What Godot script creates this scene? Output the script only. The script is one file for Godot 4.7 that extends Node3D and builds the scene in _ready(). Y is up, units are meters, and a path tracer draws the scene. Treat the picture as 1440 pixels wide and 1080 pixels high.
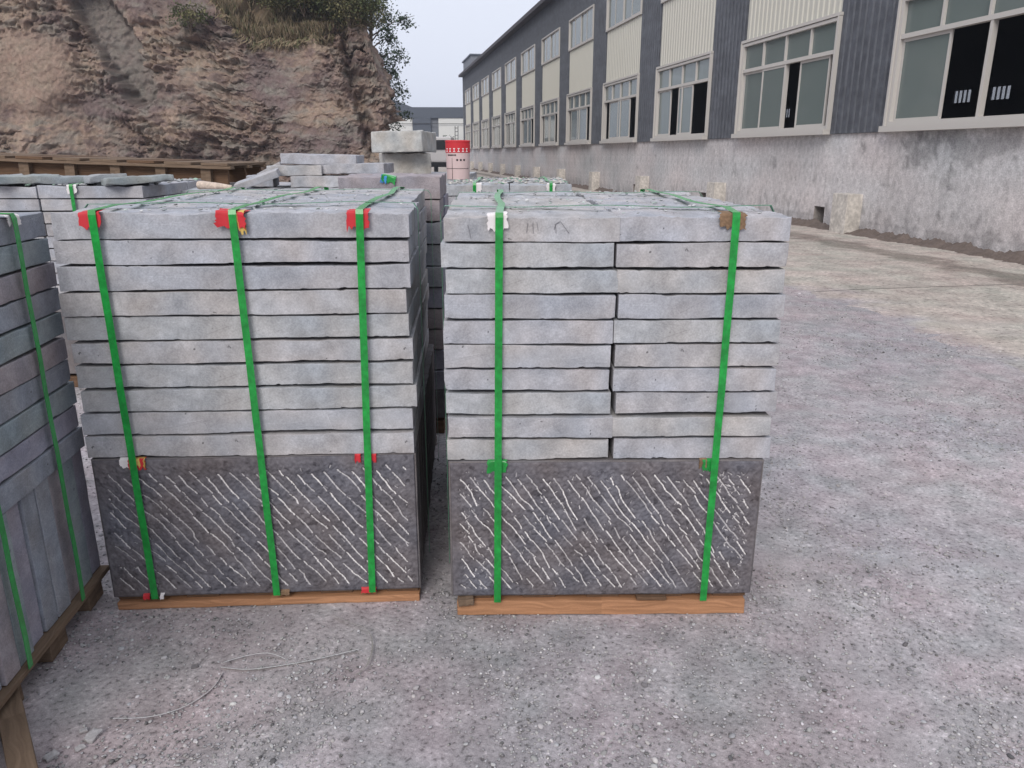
extends Node3D
# Stone yard: strapped bundles of bluestone slabs in front of a quarry face and a long factory hall.

class Buf:
	var v := PackedVector3Array()
	var n := PackedVector3Array()
	var c := PackedColorArray()
	var uv := PackedVector2Array()
	var ix := PackedInt32Array()
	var colored := false
	static var mirror := false    # true while building in the wall frame, whose t runs against local z
	func quad(a: Vector3, b: Vector3, cc: Vector3, d: Vector3, col := Color.WHITE) -> void:
		# a b c d counter-clockwise seen from the front
		var nn := (b - a).cross(d - a).normalized()
		var o := v.size()
		for p in [a, b, cc, d]:
			v.append(p); n.append(nn); c.append(col)
		uv.append_array(PackedVector2Array([Vector2(0, 1), Vector2(1, 1), Vector2(1, 0), Vector2(0, 0)]))
		for k in [0, 2, 1, 0, 3, 2]: ix.append(o + k)
	func box(at: Vector3, size: Vector3, b := Basis.IDENTITY, col := Color.WHITE) -> void:
		var h := size * 0.5
		for ax in 3:
			var i := (ax + 1) % 3
			var j := (ax + 2) % 3
			for s in [-1.0, 1.0]:
				var q := []
				for e in [[-1.0, -1.0], [1.0, -1.0], [1.0, 1.0], [-1.0, 1.0]]:
					var p := Vector3.ZERO
					p[ax] = s * h[ax]; p[i] = e[0] * h[i]; p[j] = e[1] * h[j]
					q.append(at + b * p)
				if s > 0: quad(q[0], q[1], q[2], q[3], col)
				else: quad(q[3], q[2], q[1], q[0], col)
	func bar(a: Vector3, b: Vector3, w: float, t: float, up := Vector3.UP, col := Color.WHITE) -> void:
		var z := (b - a).normalized()
		var x := up.cross(z).normalized()
		var y := z.cross(x)
		box((a + b) * 0.5, Vector3(w, t, a.distance_to(b)), Basis(x, y, z), col)
	func tube(pts: Array, rad: Array, sides := 6, col := Color.WHITE) -> void:
		var o := v.size()
		var m := pts.size()
		for k in m:
			var t: Vector3 = (pts[min(k + 1, m - 1)] - pts[max(k - 1, 0)]).normalized()
			var x := t.cross(Vector3(0.31, 0.2, 0.93)).normalized()
			var y := t.cross(x)
			for s in sides:
				var a := TAU * s / sides
				var d := x * cos(a) + y * sin(a)
				v.append(pts[k] + d * rad[k]); n.append(d); c.append(col); uv.append(Vector2(float(s) / sides, k))
		for k in m - 1:
			for s in sides:
				var p0 := o + k * sides + s
				var p1 := o + k * sides + (s + 1) % sides
				for q in [p0, p0 + sides, p1, p1, p0 + sides, p1 + sides]: ix.append(q)
		for e in [0, m - 1]:
			var o2 := v.size()
			var t2: Vector3 = (pts[1] - pts[0]).normalized() * (-1.0 if e == 0 else 1.0)
			if e > 0: t2 = (pts[m - 1] - pts[m - 2]).normalized()
			for s in sides:
				v.append(v[o + e * sides + s]); n.append(t2); c.append(col); uv.append(Vector2.ZERO)
			for s in range(1, sides - 1):
				for q in ([o2, o2 + s, o2 + s + 1] if e == 0 else [o2, o2 + s + 1, o2 + s]): ix.append(q)
	func grid(nu: int, nv: int, pts: PackedVector3Array, cols := PackedColorArray(), flip := false) -> void:
		# pts[j * nu + i]; front faces du x dv
		var o := v.size()
		var has := cols.size() > 0
		for j in nv:
			for i in nu:
				var k := j * nu + i
				var du := pts[k + (1 if i < nu - 1 else 0)] - pts[k - (1 if i > 0 else 0)]
				var dv := pts[k + (nu if j < nv - 1 else 0)] - pts[k - (nu if j > 0 else 0)]
				var nn := du.cross(dv).normalized()
				if flip: nn = -nn
				v.append(pts[k]); n.append(nn); c.append(cols[k] if has else Color.WHITE)
				uv.append(Vector2(float(i) / (nu - 1), 1.0 - float(j) / (nv - 1)))
		for j in nv - 1:
			for i in nu - 1:
				var k := o + j * nu + i
				if flip:
					ix.append(k); ix.append(k + 1); ix.append(k + nu + 1)
					ix.append(k); ix.append(k + nu + 1); ix.append(k + nu)
				else:
					ix.append(k); ix.append(k + nu + 1); ix.append(k + 1)
					ix.append(k); ix.append(k + nu); ix.append(k + nu + 1)
	func onto(m: ArrayMesh, mat: Material) -> ArrayMesh:
		var a := []
		a.resize(Mesh.ARRAY_MAX)
		if mirror:
			for k in v.size():
				v[k].z = -v[k].z; n[k].z = -n[k].z
			for k in range(0, ix.size(), 3):
				var sw := ix[k]
				ix[k] = ix[k + 1]; ix[k + 1] = sw
		a[Mesh.ARRAY_VERTEX] = v; a[Mesh.ARRAY_NORMAL] = n; a[Mesh.ARRAY_TEX_UV] = uv; a[Mesh.ARRAY_INDEX] = ix
		if colored: a[Mesh.ARRAY_COLOR] = c
		m.add_surface_from_arrays(Mesh.PRIMITIVE_TRIANGLES, a)
		m.surface_set_material(m.get_surface_count() - 1, mat)
		return m
	func mesh(mat: Material) -> ArrayMesh:
		return onto(ArrayMesh.new(), mat)

const ORD := ["top", "second", "third", "fourth", "fifth", "sixth", "seventh", "eighth", "ninth", "tenth"]
var M := {}
var rng := RandomNumberGenerator.new()
var na := FastNoiseLite.new()
var nb := FastNoiseLite.new()
var nc := FastNoiseLite.new()
var taken := {}

# ------------------------------------------------------------------ scene tree helpers
func numbered(called: String) -> String:
	if not taken.has(called):
		taken[called] = 0
		return called
	taken[called] += 1
	return "%s_%03d" % [called, taken[called]]
func tag(o: Node, label: String, category: String, group := "") -> Node:
	o.set_meta("label", label); o.set_meta("category", category)
	if group != "": o.set_meta("group", group)
	return o
func thing(called: String, label: String, category: String, at := Vector3.ZERO, turn := 0.0, group := "") -> Node3D:
	var o := Node3D.new()
	o.name = numbered(called); add_child(o)
	o.position = at; o.rotation.y = turn
	tag(o, label, category, group)
	return o
func put(called: String, m: Mesh, parent: Node, xf := Transform3D.IDENTITY, mat: Material = null) -> MeshInstance3D:
	var o := MeshInstance3D.new()
	o.mesh = m
	o.name = numbered(called) if parent == self else called
	if mat: o.material_override = mat
	parent.add_child(o, true)
	o.transform = xf
	return o
func setting(o: Node) -> Node:
	o.set_meta("kind", "structure")
	return o
func at(x: float, y: float, z: float, b := Basis.IDENTITY) -> Transform3D:
	return Transform3D(b, Vector3(x, y, z))
func rot(x: float, y: float, z: float) -> Basis:
	return Basis.from_euler(Vector3(x, y, z) * PI / 180.0)

# ------------------------------------------------------------------ materials
func lin(r: float, g: float, b: float) -> Color:
	return Color(r, g, b).linear_to_srgb()
func noise(s: int, f: float, oct := 3, type := FastNoiseLite.TYPE_SIMPLEX_SMOOTH) -> FastNoiseLite:
	var q := FastNoiseLite.new()
	q.seed = s; q.frequency = f; q.noise_type = type
	q.fractal_octaves = oct
	q.fractal_type = FastNoiseLite.FRACTAL_FBM if oct > 1 else FastNoiseLite.FRACTAL_NONE
	return q
func plane(q: FastNoiseLite, w: int, h: int) -> PackedByteArray:
	return q.get_seamless_image(w, h, false, false, 0.12, true).get_data()
func tex(w: int, h: int, data: PackedByteArray) -> ImageTexture:
	var im := Image.create_from_data(w, h, false, Image.FORMAT_RGB8, data)
	im.generate_mipmaps()
	return ImageTexture.create_from_image(im)
func bump(w: int, h: int, hd: PackedByteArray, k: float) -> ImageTexture:
	var im := Image.create_from_data(w, h, false, Image.FORMAT_L8, hd)
	im.convert(Image.FORMAT_RGBA8)
	im.bump_map_to_normal_map(k)
	im.generate_mipmaps()
	return ImageTexture.create_from_image(im)
func std(col: Color, rough := 0.85, t: Texture2D = null, scale := 1.0, nrm: Texture2D = null, world := false) -> StandardMaterial3D:
	var m := StandardMaterial3D.new()
	m.albedo_color = col; m.roughness = rough
	m.metallic_specular = 0.35
	if t: m.albedo_texture = t
	if nrm:
		m.normal_enabled = true; m.normal_texture = nrm
	if t or nrm:
		m.uv1_triplanar = true; m.uv1_world_triplanar = world
		m.uv1_scale = Vector3.ONE * scale
	return m
func make_stone_tex() -> void:
	# sawn bluestone: fine grain, cloudy tone, faint saw scratches, dark pits; texture mean about 0.6 linear
	var w := 1024
	var cloud := plane(noise(11, 0.006, 4), w, w)
	var mid := plane(noise(12, 0.03, 4), w, w)
	var finer := plane(noise(13, 0.11, 3), w, w)
	var pit := plane(noise(14, 0.022, 3), w, w)
	var tint := plane(noise(16, 0.004, 2), w, w)
	var sc := PackedFloat32Array(); sc.resize(w * w)
	rng.seed = 77
	for k in 260:     # scratches
		var x := rng.randf() * w
		var y := rng.randf() * w
		var a := rng.randf_range(-0.5, 0.5) + (1.2 if rng.randf() < 0.25 else 0.0)
		var bend := rng.randf_range(-0.004, 0.004)
		var val := rng.randf_range(-0.10, 0.12)
		for s in rng.randi_range(30, 260):
			var i := (posmod(int(y), w)) * w + posmod(int(x), w)
			sc[i] = val
			x += cos(a); y += sin(a); a += bend
	var d := PackedByteArray(); d.resize(w * w * 3)
	var hd := PackedByteArray(); hd.resize(w * w)
	for i in w * w:
		var g := 0.78 + (cloud[i] - 128) / 255.0 * 0.17 + (mid[i] - 128) / 255.0 * 0.09 + (finer[i] - 128) / 255.0 * 0.12 + rng.randf_range(-0.04, 0.04) + sc[i]
		var hh := 0.5 + (mid[i] - 128) / 255.0 * 0.35 + rng.randf_range(-0.06, 0.06)
		if pit[i] > 228:
			var e: float = min(1.0, (pit[i] - 228) / 10.0)
			g -= 0.30 * e; hh -= 0.3 * e
		var t := (tint[i] - 128) / 255.0
		d[i * 3] = int(clamp((g + t * 0.04) * 255, 0, 255))
		d[i * 3 + 1] = int(clamp(g * 255, 0, 255))
		d[i * 3 + 2] = int(clamp((g - t * 0.04) * 255, 0, 255))
		hd[i] = int(clamp(hh * 255, 0, 255))
	M.stone_tex = tex(w, w, d)
	M.stone_nrm = bump(w, w, hd, 1.6)
func stone(r: float, g: float, b: float, off: float) -> StandardMaterial3D:
	var m := std(lin(r / 0.6, g / 0.6, b / 0.6), 0.8, M.stone_tex, 1.0, M.stone_nrm)
	m.uv1_offset = Vector3(off, off * 0.37, off * 0.71)
	m.normal_scale = 0.7
	return m
func make_materials() -> void:
	make_stone_tex()
	M.slabs = []
	var tones := [[.41, .405, .43], [.42, .41, .42], [.395, .395, .422], [.425, .413, .413], [.395, .40, .415], [.412, .41, .432], [.38, .382, .41], [.43, .418, .43]]
	for k in tones.size(): M.slabs.append(stone(tones[k][0], tones[k][1], tones[k][2], 0.13 + k * 0.217))
	M.tops = [stone(.30, .325, .325, .3), stone(.29, .31, .32, .62), stone(.315, .325, .335, .05)]
	M.blues = []
	for k in 5: M.blues.append(stone(.285 + .025 * (k % 3), .300 + .022 * (k % 2), .318 + .02 * ((k + 1) % 3), 0.07 + k * 0.31))
	M.dark_stone = stone(.17, .155, .158, .44)
	M.pale_stone = [stone(.46, .45, .43, .2), stone(.50, .47, .43, .55), stone(.42, .42, .43, .8)]
	# fine plain grain for plaster, metal, soil
	var w := 512
	var a := plane(noise(21, 0.03, 5), w, w)
	var b := plane(noise(22, 0.008, 3), w, w)
	var d := PackedByteArray(); d.resize(w * w * 3)
	for i in w * w:
		var g := 0.8 + (a[i] - 128) / 255.0 * 0.22 + (b[i] - 128) / 255.0 * 0.14 + rng.randf_range(-0.05, 0.05)
		for k in 3: d[i * 3 + k] = int(clamp(g * 255, 0, 255))
	M.grain = tex(w, w, d)
	M.grain_nrm = bump(w, w, a, 3.0)
	# gravel and stone dust: 1024 over 1.6 m
	w = 1024
	var cell := plane(noise(31, 0.035, 1, FastNoiseLite.TYPE_CELLULAR), w, w)
	a = plane(noise(32, 0.012, 5), w, w)
	b = plane(noise(33, 0.07, 3), w, w)
	var c2 := plane(noise(34, 0.004, 3), w, w)
	d = PackedByteArray(); d.resize(w * w * 3)
	var hd := PackedByteArray(); hd.resize(w * w)
	for i in w * w:
		var g := 0.78 + (a[i] - 128) / 255.0 * 0.17 + (b[i] - 128) / 255.0 * 0.17 + rng.randf_range(-0.08, 0.08)
		if b[i] < 66: g -= 0.14 * min(1.0, (66 - b[i]) / 16.0)
		if b[i] > 196 and a[i] > 120: g += 0.08
		var t := (c2[i] - 128) / 255.0
		d[i * 3] = int(clamp((g + t * 0.03 + .004) * 255, 0, 255))
		d[i * 3 + 1] = int(clamp((g - t * .02) * 255, 0, 255))
		d[i * 3 + 2] = int(clamp((g - t * 0.01) * 255, 0, 255))
		hd[i] = int(clamp(128 + (b[i] - 128) * 0.6 + (cell[i] - 128) * 0.25 + rng.randf_range(-14, 14), 0, 255))
	M.dust_tex = tex(w, w, d)
	M.dust_nrm = bump(w, w, hd, 2.6)
	M.ground = std(lin(.72, .665, .69), 0.95, M.dust_tex, 0.55, M.dust_nrm, true)
	M.ground.vertex_color_use_as_albedo = true
	M.ground.normal_scale = 0.8
	M.road = std(lin(.82, .735, .655), 0.9, M.dust_tex, 0.21, M.grain_nrm, true)
	M.road.vertex_color_use_as_albedo = true
	M.road.normal_scale = 0.3
	M.mud = std(lin(.36, .31, .28), 0.9, M.grain, 0.9, M.grain_nrm, true)
	M.soil = std(lin(.24, .19, .165), 0.95, M.grain, 1.3, M.grain_nrm, true)
	M.pebble = std(Color.WHITE, 0.9)
	M.pebble.vertex_color_use_as_albedo = true
	M.cliff = std(lin(1.45, 1.45, 1.45), 0.95, M.dust_tex, 0.45, M.grain_nrm, true)
	M.cliff.vertex_color_use_as_albedo = true
	# wood
	w = 512
	d = PackedByteArray(); d.resize(w * w * 3)
	var fib := noise(41, 0.05, 4)
	var wob := noise(42, 0.006, 2)
	for y in w:
		for x in w:
			var q := fib.get_noise_2d(x * 0.05, y * 1.6 + wob.get_noise_2d(x, y) * 22.0)
			var g := 0.78 + q * 0.15 + rng.randf_range(-0.04, 0.04)
			var i := (y * w + x) * 3
			d[i] = int(clamp(g * 255, 0, 255)); d[i + 1] = int(clamp((g - .02) * 255, 0, 255)); d[i + 2] = int(clamp((g - .05) * 255, 0, 255))
	M.wood_tex = tex(w, w, d)
	M.wood_new = std(lin(.70, .38, .22), 0.75, M.wood_tex, 1.6)
	M.wood_grey = std(lin(.30, .22, .165), 0.85, M.wood_tex, 1.4)
	M.wood_old = std(lin(.24, .15, .10), 0.85, M.wood_tex, 1.4)
	M.strap = std(lin(.016, .44, .068), 0.24, M.grain, 2.3)
	M.strap.metallic_specular = 0.5
	M.strap.rim_enabled = true; M.strap.rim = 0.7; M.strap.rim_tint = 0.25
	M.strap_pale_sheen = std(lin(.17, .44, .28), 0.3, M.grain, 3.0)  # cross straps: sky sheen, with some dust, put into a paler green
	M.red = std(lin(.55, .035, .045), 0.5)
	M.white_card = std(lin(.74, .70, .70), 0.7)
	M.brown_card = std(lin(.36, .23, .14), 0.85, M.grain, 6.0)
	M.yellow_card = std(lin(.60, .42, .12), 0.6)
	M.blue_card = std(lin(.05, .25, .55), 0.5)
	M.pencil = std(lin(.17, .165, .18), 0.9)
	# factory
	M.dark_clad = std(lin(.155, .165, .190), 0.5, M.grain, 0.25)
	M.cream_clad = std(lin(.53, .515, .455), 0.5)
	M.trim = std(lin(.50, .475, .445), 0.6)
	M.eave = std(lin(.045, .035, .037), 0.6)
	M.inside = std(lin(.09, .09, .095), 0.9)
	M.plaster = std(lin(1.62, 1.62, 1.62), 0.93, M.grain, 1.7, M.grain_nrm, true)
	M.plaster.normal_scale = 0.5
	M.plaster.vertex_color_use_as_albedo = true
	M.pier = std(lin(.86, .80, .73), 0.9, M.grain, 0.6)
	M.glass = StandardMaterial3D.new()
	M.glass.transparency = BaseMaterial3D.TRANSPARENCY_ALPHA
	M.glass.albedo_color = Color(.46, .50, .49, .78)
	M.glass.roughness = 0.06
	M.glass_clear = StandardMaterial3D.new()
	M.glass_clear.transparency = BaseMaterial3D.TRANSPARENCY_ALPHA
	M.glass_clear.albedo_color = Color(.35, .38, .42, .38)
	M.glass_clear.roughness = 0.05
	M.far_dark = std(lin(.085, .098, .12), 0.7)
	M.far_white = std(lin(.66, .66, .63), 0.7)
	M.far_grey = std(lin(.17, .18, .20), 0.7)
	M.black = std(lin(.02, .02, .022), 0.6)
	M.bark = std(lin(.12, .09, .07), 0.9)
	M.leaf = std(Color.WHITE, 0.7)
	M.leaf.vertex_color_use_as_albedo = true
	M.leaf.backlight_enabled = true
	M.leaf.backlight = Color(.10, .14, .06)
	M.paint_white = std(lin(.72, .70, .70), 0.4)
	M.pink_label = std(lin(.62, .47, .46), 0.55)
	M.scrap = std(lin(.60, .60, .60), 0.5)

# ------------------------------------------------------------------ shapes
func spread(h: float, n: int, edge: float) -> PackedFloat32Array:
	var r := PackedFloat32Array([-h, -h + edge * 0.35, -h + edge])
	for k in range(1, n): r.append(lerp(-h + edge, h - edge, float(k) / n))
	r.append_array(PackedFloat32Array([h - edge, h - edge * 0.35, h]))
	return r
func rough_box(buf: Buf, size: Vector3, cuts: Vector3i, o := {}) -> void:
	# a block with rounded, chipped edges; o: r, chip, rim, amp, top, off, xf
	var h := size * 0.5
	var r0: float = o.get("r", 0.004)
	var chip: float = o.get("chip", 0.012)
	var rim: float = o.get("rim", 0.0)
	var nick: float = o.get("nick", 0.0)
	var amp: float = o.get("amp", 0.001)
	var top: float = o.get("top", 0.0)
	var off: Vector3 = o.get("off", Vector3.ZERO)
	var freq: float = o.get("freq", 9.0)
	var xf: Transform3D = o.get("xf", Transform3D.IDENTITY)
	var rmax: float = min(h.x, min(h.y, h.z)) * 0.8
	var edge: float = min(rmax, r0 * 2.0)
	var ls := [spread(h.x, cuts.x, edge), spread(h.y, cuts.y, edge), spread(h.z, cuts.z, edge)]
	for ax in 3:
		var i := (ax + 1) % 3
		var j := (ax + 2) % 3
		var la: PackedFloat32Array = ls[i]
		var lb: PackedFloat32Array = ls[j]
		for s in [-1.0, 1.0]:
			var pts := PackedVector3Array()
			for b in lb:
				for a in la:
					var p := Vector3.ZERO
					p[ax] = s * h[ax]; p[i] = a; p[j] = b
					var q := p * freq + off
					var n1 := na.get_noise_3dv(q)
					var n2 := nb.get_noise_3dv(q)
					var r: float = min(rmax, nick * max(0.0, nb.get_noise_3dv(q * 3.1) - 0.30) + r0 * (0.7 + 0.6 * absf(n1)) + chip * max(0.0, n2 - 0.33) * 2.6)
					var lim := h - Vector3.ONE * r
					var cl := p.clamp(-lim, lim)
					var d := p - cl
					if d.length() > 1e-6: p = cl + d.normalized() * r
					if rim > 0.0:
						var e: float = min(h.x - absf(p.x), h.z - absf(p.z))
						var wv := 1.0 - smoothstep(0.07, 0.14, e)
						p.y -= p.y / h.y * rim * wv * max(0.35, 1.0 + 1.3 * nc.get_noise_2d(q.x * 0.3 + signf(p.y) * 9.0, q.z * 0.3 + off.y) + 0.6 * n1)
					if top > 0.0 and p.y > 0.0:
						var tn := nc.get_noise_2d(q.x * 0.5, q.z * 0.8) + 0.45 * nb.get_noise_2d(q.x * 1.6, q.z * 2.6)
						p.y += top * (floorf(tn * 3.5) / 3.5 * 0.75 + tn * 0.35) * p.y / h.y
					p += Vector3(n2, nb.get_noise_3dv(q * 1.3 + Vector3(40, 0, 0)), na.get_noise_3dv(q * 1.1 + Vector3(0, 70, 0))) * amp
					pts.append(xf * p)
			buf.grid(la.size(), lb.size(), pts, PackedColorArray(), s < 0)
func rbox(size: Vector3, cuts: Vector3i, mat: Material, o := {}) -> ArrayMesh:
	var b := Buf.new()
	rough_box(b, size, cuts, o)
	return b.mesh(mat)
func ribbon(buf: Buf, pts: Array, w: float, th: float, wd: Vector3) -> void:
	# flat band through pts, width along wd
	var m := pts.size()
	var sec := []
	for k in m:
		var t: Vector3 = (pts[min(k + 1, m - 1)] - pts[max(k - 1, 0)]).normalized()
		var x := (wd - t * wd.dot(t)).normalized()
		var y := t.cross(x).normalized()
		var c: Vector3 = pts[k]
		sec.append([c - x * w / 2 + y * th / 2, c + x * w / 2 + y * th / 2, c + x * w / 2 - y * th / 2, c - x * w / 2 - y * th / 2])
	for k in m - 1:
		for e in 4:
			var f := (e + 1) % 4
			buf.quad(sec[k][e], sec[k][f], sec[k + 1][f], sec[k + 1][e])
	buf.quad(sec[0][3], sec[0][2], sec[0][1], sec[0][0])
	buf.quad(sec[m - 1][0], sec[m - 1][1], sec[m - 1][2], sec[m - 1][3])
func protector(w: float, down: float, back: float, mat: Material, ragged: float) -> ArrayMesh:
	# bent piece of plastic or card hung over an edge, torn at its rim: origin on the edge, +z to the front
	var b := Buf.new()
	var nu := 11
	var prof := []
	for k in 7: prof.append(Vector2(0.0050 - 0.001 * k / 6.0, -down * (1.0 - k / 6.0)))
	for k in 4: prof.append(Vector2(0.002 - back * k / 3.0, 0.004 + 0.001 * k))
	var lows := []
	for i in nu: lows.append(ragged * rng.randf_range(-0.9, 0.5))
	var le := []
	var ri := []
	for j in prof.size():
		le.append(1.0 + rng.randf_range(-0.13, 0.10))
		ri.append(1.0 + rng.randf_range(-0.13, 0.10))
	var curl := rng.randf_range(0.001, 0.007)
	for side in 2:
		var pts := PackedVector3Array()
		for j in prof.size():
			for i in nu:
				var t := float(i) / (nu - 1) - 0.5
				var low: float = lows[i] * max(0.0, 1.0 - j / 3.0)
				pts.append(Vector3(t * w * (le[j] if t < 0 else ri[j]), prof[j].y + low, prof[j].x + (curl * pow(absf(t) * 2.0, 3.0) if j < 7 else 0.0) + (0.0014 if side == 0 else 0.0)))
		b.grid(nu, prof.size(), pts, PackedColorArray(), side == 1)
	return b.mesh(mat)
func chisel_face(w: float, h: float, spacing: float, slope: float, wild: int, sd: int) -> Dictionary:
	# computed marks of a hand-chiselled face: pale bruised dashes in rows, on dark cleft stone
	var iw := 1280
	var ih := int(iw * h / w)
	var mk := PackedFloat32Array(); mk.resize(iw * ih)
	var ppm := iw / w
	rng.seed = sd
	var lines := []
	var x0 := -h / slope - 0.05
	while x0 < w:
		lines.append(x0)
		x0 += spacing * rng.randf_range(0.86, 1.14)
	var dashes := []
	for lx in lines:
		var y := 0.035 + rng.randf() * 0.03
		var drift := 0.0
		while y < h - 0.035 - rng.randf() * 0.02:
			var ln := rng.randf_range(0.012, 0.05) if rng.randf() < 0.6 else rng.randf_range(0.06, 0.16)
			drift = clamp(drift + rng.randf_range(-0.0028, 0.0028), -0.008, 0.008)
			var x: float = lx + y / slope + drift
			dashes.append([x, y, atan(slope) + rng.randf_range(-0.05, 0.05), ln, rng.randf_range(0.6, 1.0)])
			y += ln * 0.84 + (rng.randf_range(-0.002, 0.003) if rng.randf() < 0.75 else rng.randf_range(0.005, 0.014))
	for k in wild:
		var px := rng.randf() * w
		var py := rng.randf() * h
		if rng.randf() < 0.5: px = (rng.randf() * 0.12) if rng.randf() < 0.4 else w - rng.randf() * 0.14
		dashes.append([px, py, rng.randf_range(0.3, 2.6), rng.randf_range(0.004, 0.016), rng.randf_range(0.3, 0.8)])
	var edgen := noise(sd, 4.0, 2)
	for q in dashes:
		var st := int(q[3] * ppm)
		var px: float = q[0]
		var py: float = q[1]
		var an: float = q[2]
		for s in st:
			px += cos(an) / ppm; py += sin(an) / ppm
			if rng.randf() < 0.06: an += rng.randf_range(-0.3, 0.3)
			an = lerp(an, float(q[2]), 0.06)
			var mx: float = 0.032 + 0.014 * edgen.get_noise_1d(py * 3.0)
			if px < mx or px > w - mx or py < 0.03 or py > h - 0.028: continue
			var ra: float = (1.7 + 1.5 * rng.randf()) * (0.75 if q[3] < 0.017 else 1.0)
			for dy in range(-3, 4):
				for dx in range(-3, 4):
					var e := Vector2(dx, dy).length()
					if e < ra + 0.5:
						var ii := int(py * ppm) + dy
						var jj := int(px * ppm) + dx
						if ii >= 0 and ii < ih and jj >= 0 and jj < iw:
							var k := ii * iw + jj
							mk[k] = max(mk[k], float(q[4]) * clamp(ra + 0.5 - e, 0.0, 1.0))
	var cl := noise(sd + 1, 0.006, 4)
	var cs := noise(sd + 2, 0.035, 3)
	var hu := noise(sd + 3, 0.003, 2)
	var blot := noise(sd + 4, 0.012, 3)
	var d := PackedByteArray(); d.resize(iw * ih * 3)
	for y in ih:
		for x in iw:
			var i := y * iw + x
			var g := 0.385 + cl.get_noise_2d(x, y) * 0.07 + cs.get_noise_2d(x, y) * 0.075 + rng.randf_range(-0.03, 0.03)
			if blot.get_noise_2d(x, y) > 0.46: g -= 0.09 * min(1.0, (blot.get_noise_2d(x, y) - 0.46) / 0.08)
			var t := hu.get_noise_2d(x, y)
			var m := mk[i]
			var cr: float = lerp(g + 0.010 + t * 0.02, 0.90, m)
			var cg: float = lerp(g - 0.004, 0.885, m)
			var cb: float = lerp(g + 0.016 - t * 0.02, 0.88, m)
			d[i * 3] = int(clamp(cr * 255, 0, 255)); d[i * 3 + 1] = int(clamp(cg * 255, 0, 255)); d[i * 3 + 2] = int(clamp(cb * 255, 0, 255))
	var mat := StandardMaterial3D.new()
	mat.albedo_texture = tex(iw, ih, d)
	mat.roughness = 0.9
	return {"mat": mat, "mk": mk, "iw": iw, "ih": ih}
func chiselled_slab(w: float, h: float, dep: float, spacing: float, slope: float, wild: int, sd: int) -> ArrayMesh:
	# origin: centre of the front face
	var cf := chisel_face(w, h, spacing, slope, wild, sd)
	var b := Buf.new()
	rough_box(b, Vector3(w, h, dep - 0.006), Vector3i(16, 8, 1), {"r": 0.003, "chip": 0.008, "amp": 0.0008, "off": Vector3(sd, 0, 0), "xf": at(0, 0, -dep / 2 - 0.003)})
	var m := b.mesh(M.dark_stone)
	var f := Buf.new()
	var nu := 360
	var nv := 174
	var pts := PackedVector3Array()
	for j in nv:
		for i in nu:
			var tx := float(i) / (nu - 1)
			var ty := float(j) / (nv - 1)
			var px := int(tx * (cf.iw - 1))
			var py := int((1.0 - ty) * (cf.ih - 1))
			var dd := 0.0
			for k in [-3, 0, 3]:
				dd += cf.mk[clampi(py, 0, cf.ih - 1) * cf.iw + clampi(px + k, 0, cf.iw - 1)]
			var border: float = min(min(tx, 1 - tx) * w, min(ty, 1 - ty) * h)
			var z: float = 0.002 + na.get_noise_2d(tx * w * 22.0 + sd, ty * h * 22.0) * 0.004 + nb.get_noise_2d(tx * w * 60.0 + sd, ty * h * 60.0) * 0.0034 - min(dd, 1.5) * 0.0034
			z *= smoothstep(0.0, 0.03, border)
			if border < 0.002: z = -0.010
			pts.append(Vector3((tx - 0.5) * (w - 0.008), (ty - 0.5) * (h - 0.008), z))
	f.grid(nu, nv, pts)
	f.onto(m, cf.mat)
	return m

# ------------------------------------------------------------------ strapped bundles
func slab_layers(root: Node3D, w: float, y0: float, pitch: float, layers: int, cols: Array, rows: Array, mats: Array, sd: int, fine := true, inset := 0.0) -> void:
	# cols: fractions of the width at which slabs meet; rows: same in depth, metres from the front (negative z)
	rng.seed = sd
	for l in layers:
		var last := l == layers - 1
		for rI in rows.size() - 1:
			for cI in cols.size() - 1:
				var xa: float = cols[cI] * w - w / 2
				var xb: float = cols[cI + 1] * w - w / 2
				var front := rI == 0
				if rI > 0 and cI == cols.size() - 2: xb -= inset
				var sz := Vector3(xb - xa - 0.004 - rng.randf() * 0.008, pitch + 0.0005, rows[rI + 1] - rows[rI] - 0.005)
				var jx := rng.randf_range(-0.009, 0.009)
				var jz := rng.randf_range(-0.008, 0.005) if front else 0.0
				var cuts := Vector3i(4, 1, 3)
				var o := {"r": 0.003, "chip": 0.014, "rim": 0.0035, "amp": 0.0009, "off": Vector3(sd + l * 7.3, cI * 31.0 + rI * 17.0, l * 3.1), "freq": 9.0}
				if front and fine:
					cuts = Vector3i(int(sz.x * 110), 2, 6)
					o.chip = 0.013; o.freq = 11.0
					o.rim = rng.randf_range(0.0034, 0.0058); o.nick = 0.030; o.r = 0.0016
				if last:
					cuts = Vector3i(int(sz.x * 60), 2, int(sz.z * 60)) if fine else Vector3i(14, 1, 10)
					o.top = 0.010; o.rim = 0.002
				var mat: Material = mats[rng.randi() % mats.size()]
				var m := ArrayMesh.new()
				var b := Buf.new()
				rough_box(b, sz, cuts, o)
				b.onto(m, mat)
				put("stone_slab", m, root, at((xa + xb) / 2 + jx, y0 + pitch * (l + 0.5), -(rows[rI] + rows[rI + 1]) / 2 + jz, rot(0, rng.randf_range(-0.35, 0.35), 0)))
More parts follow.
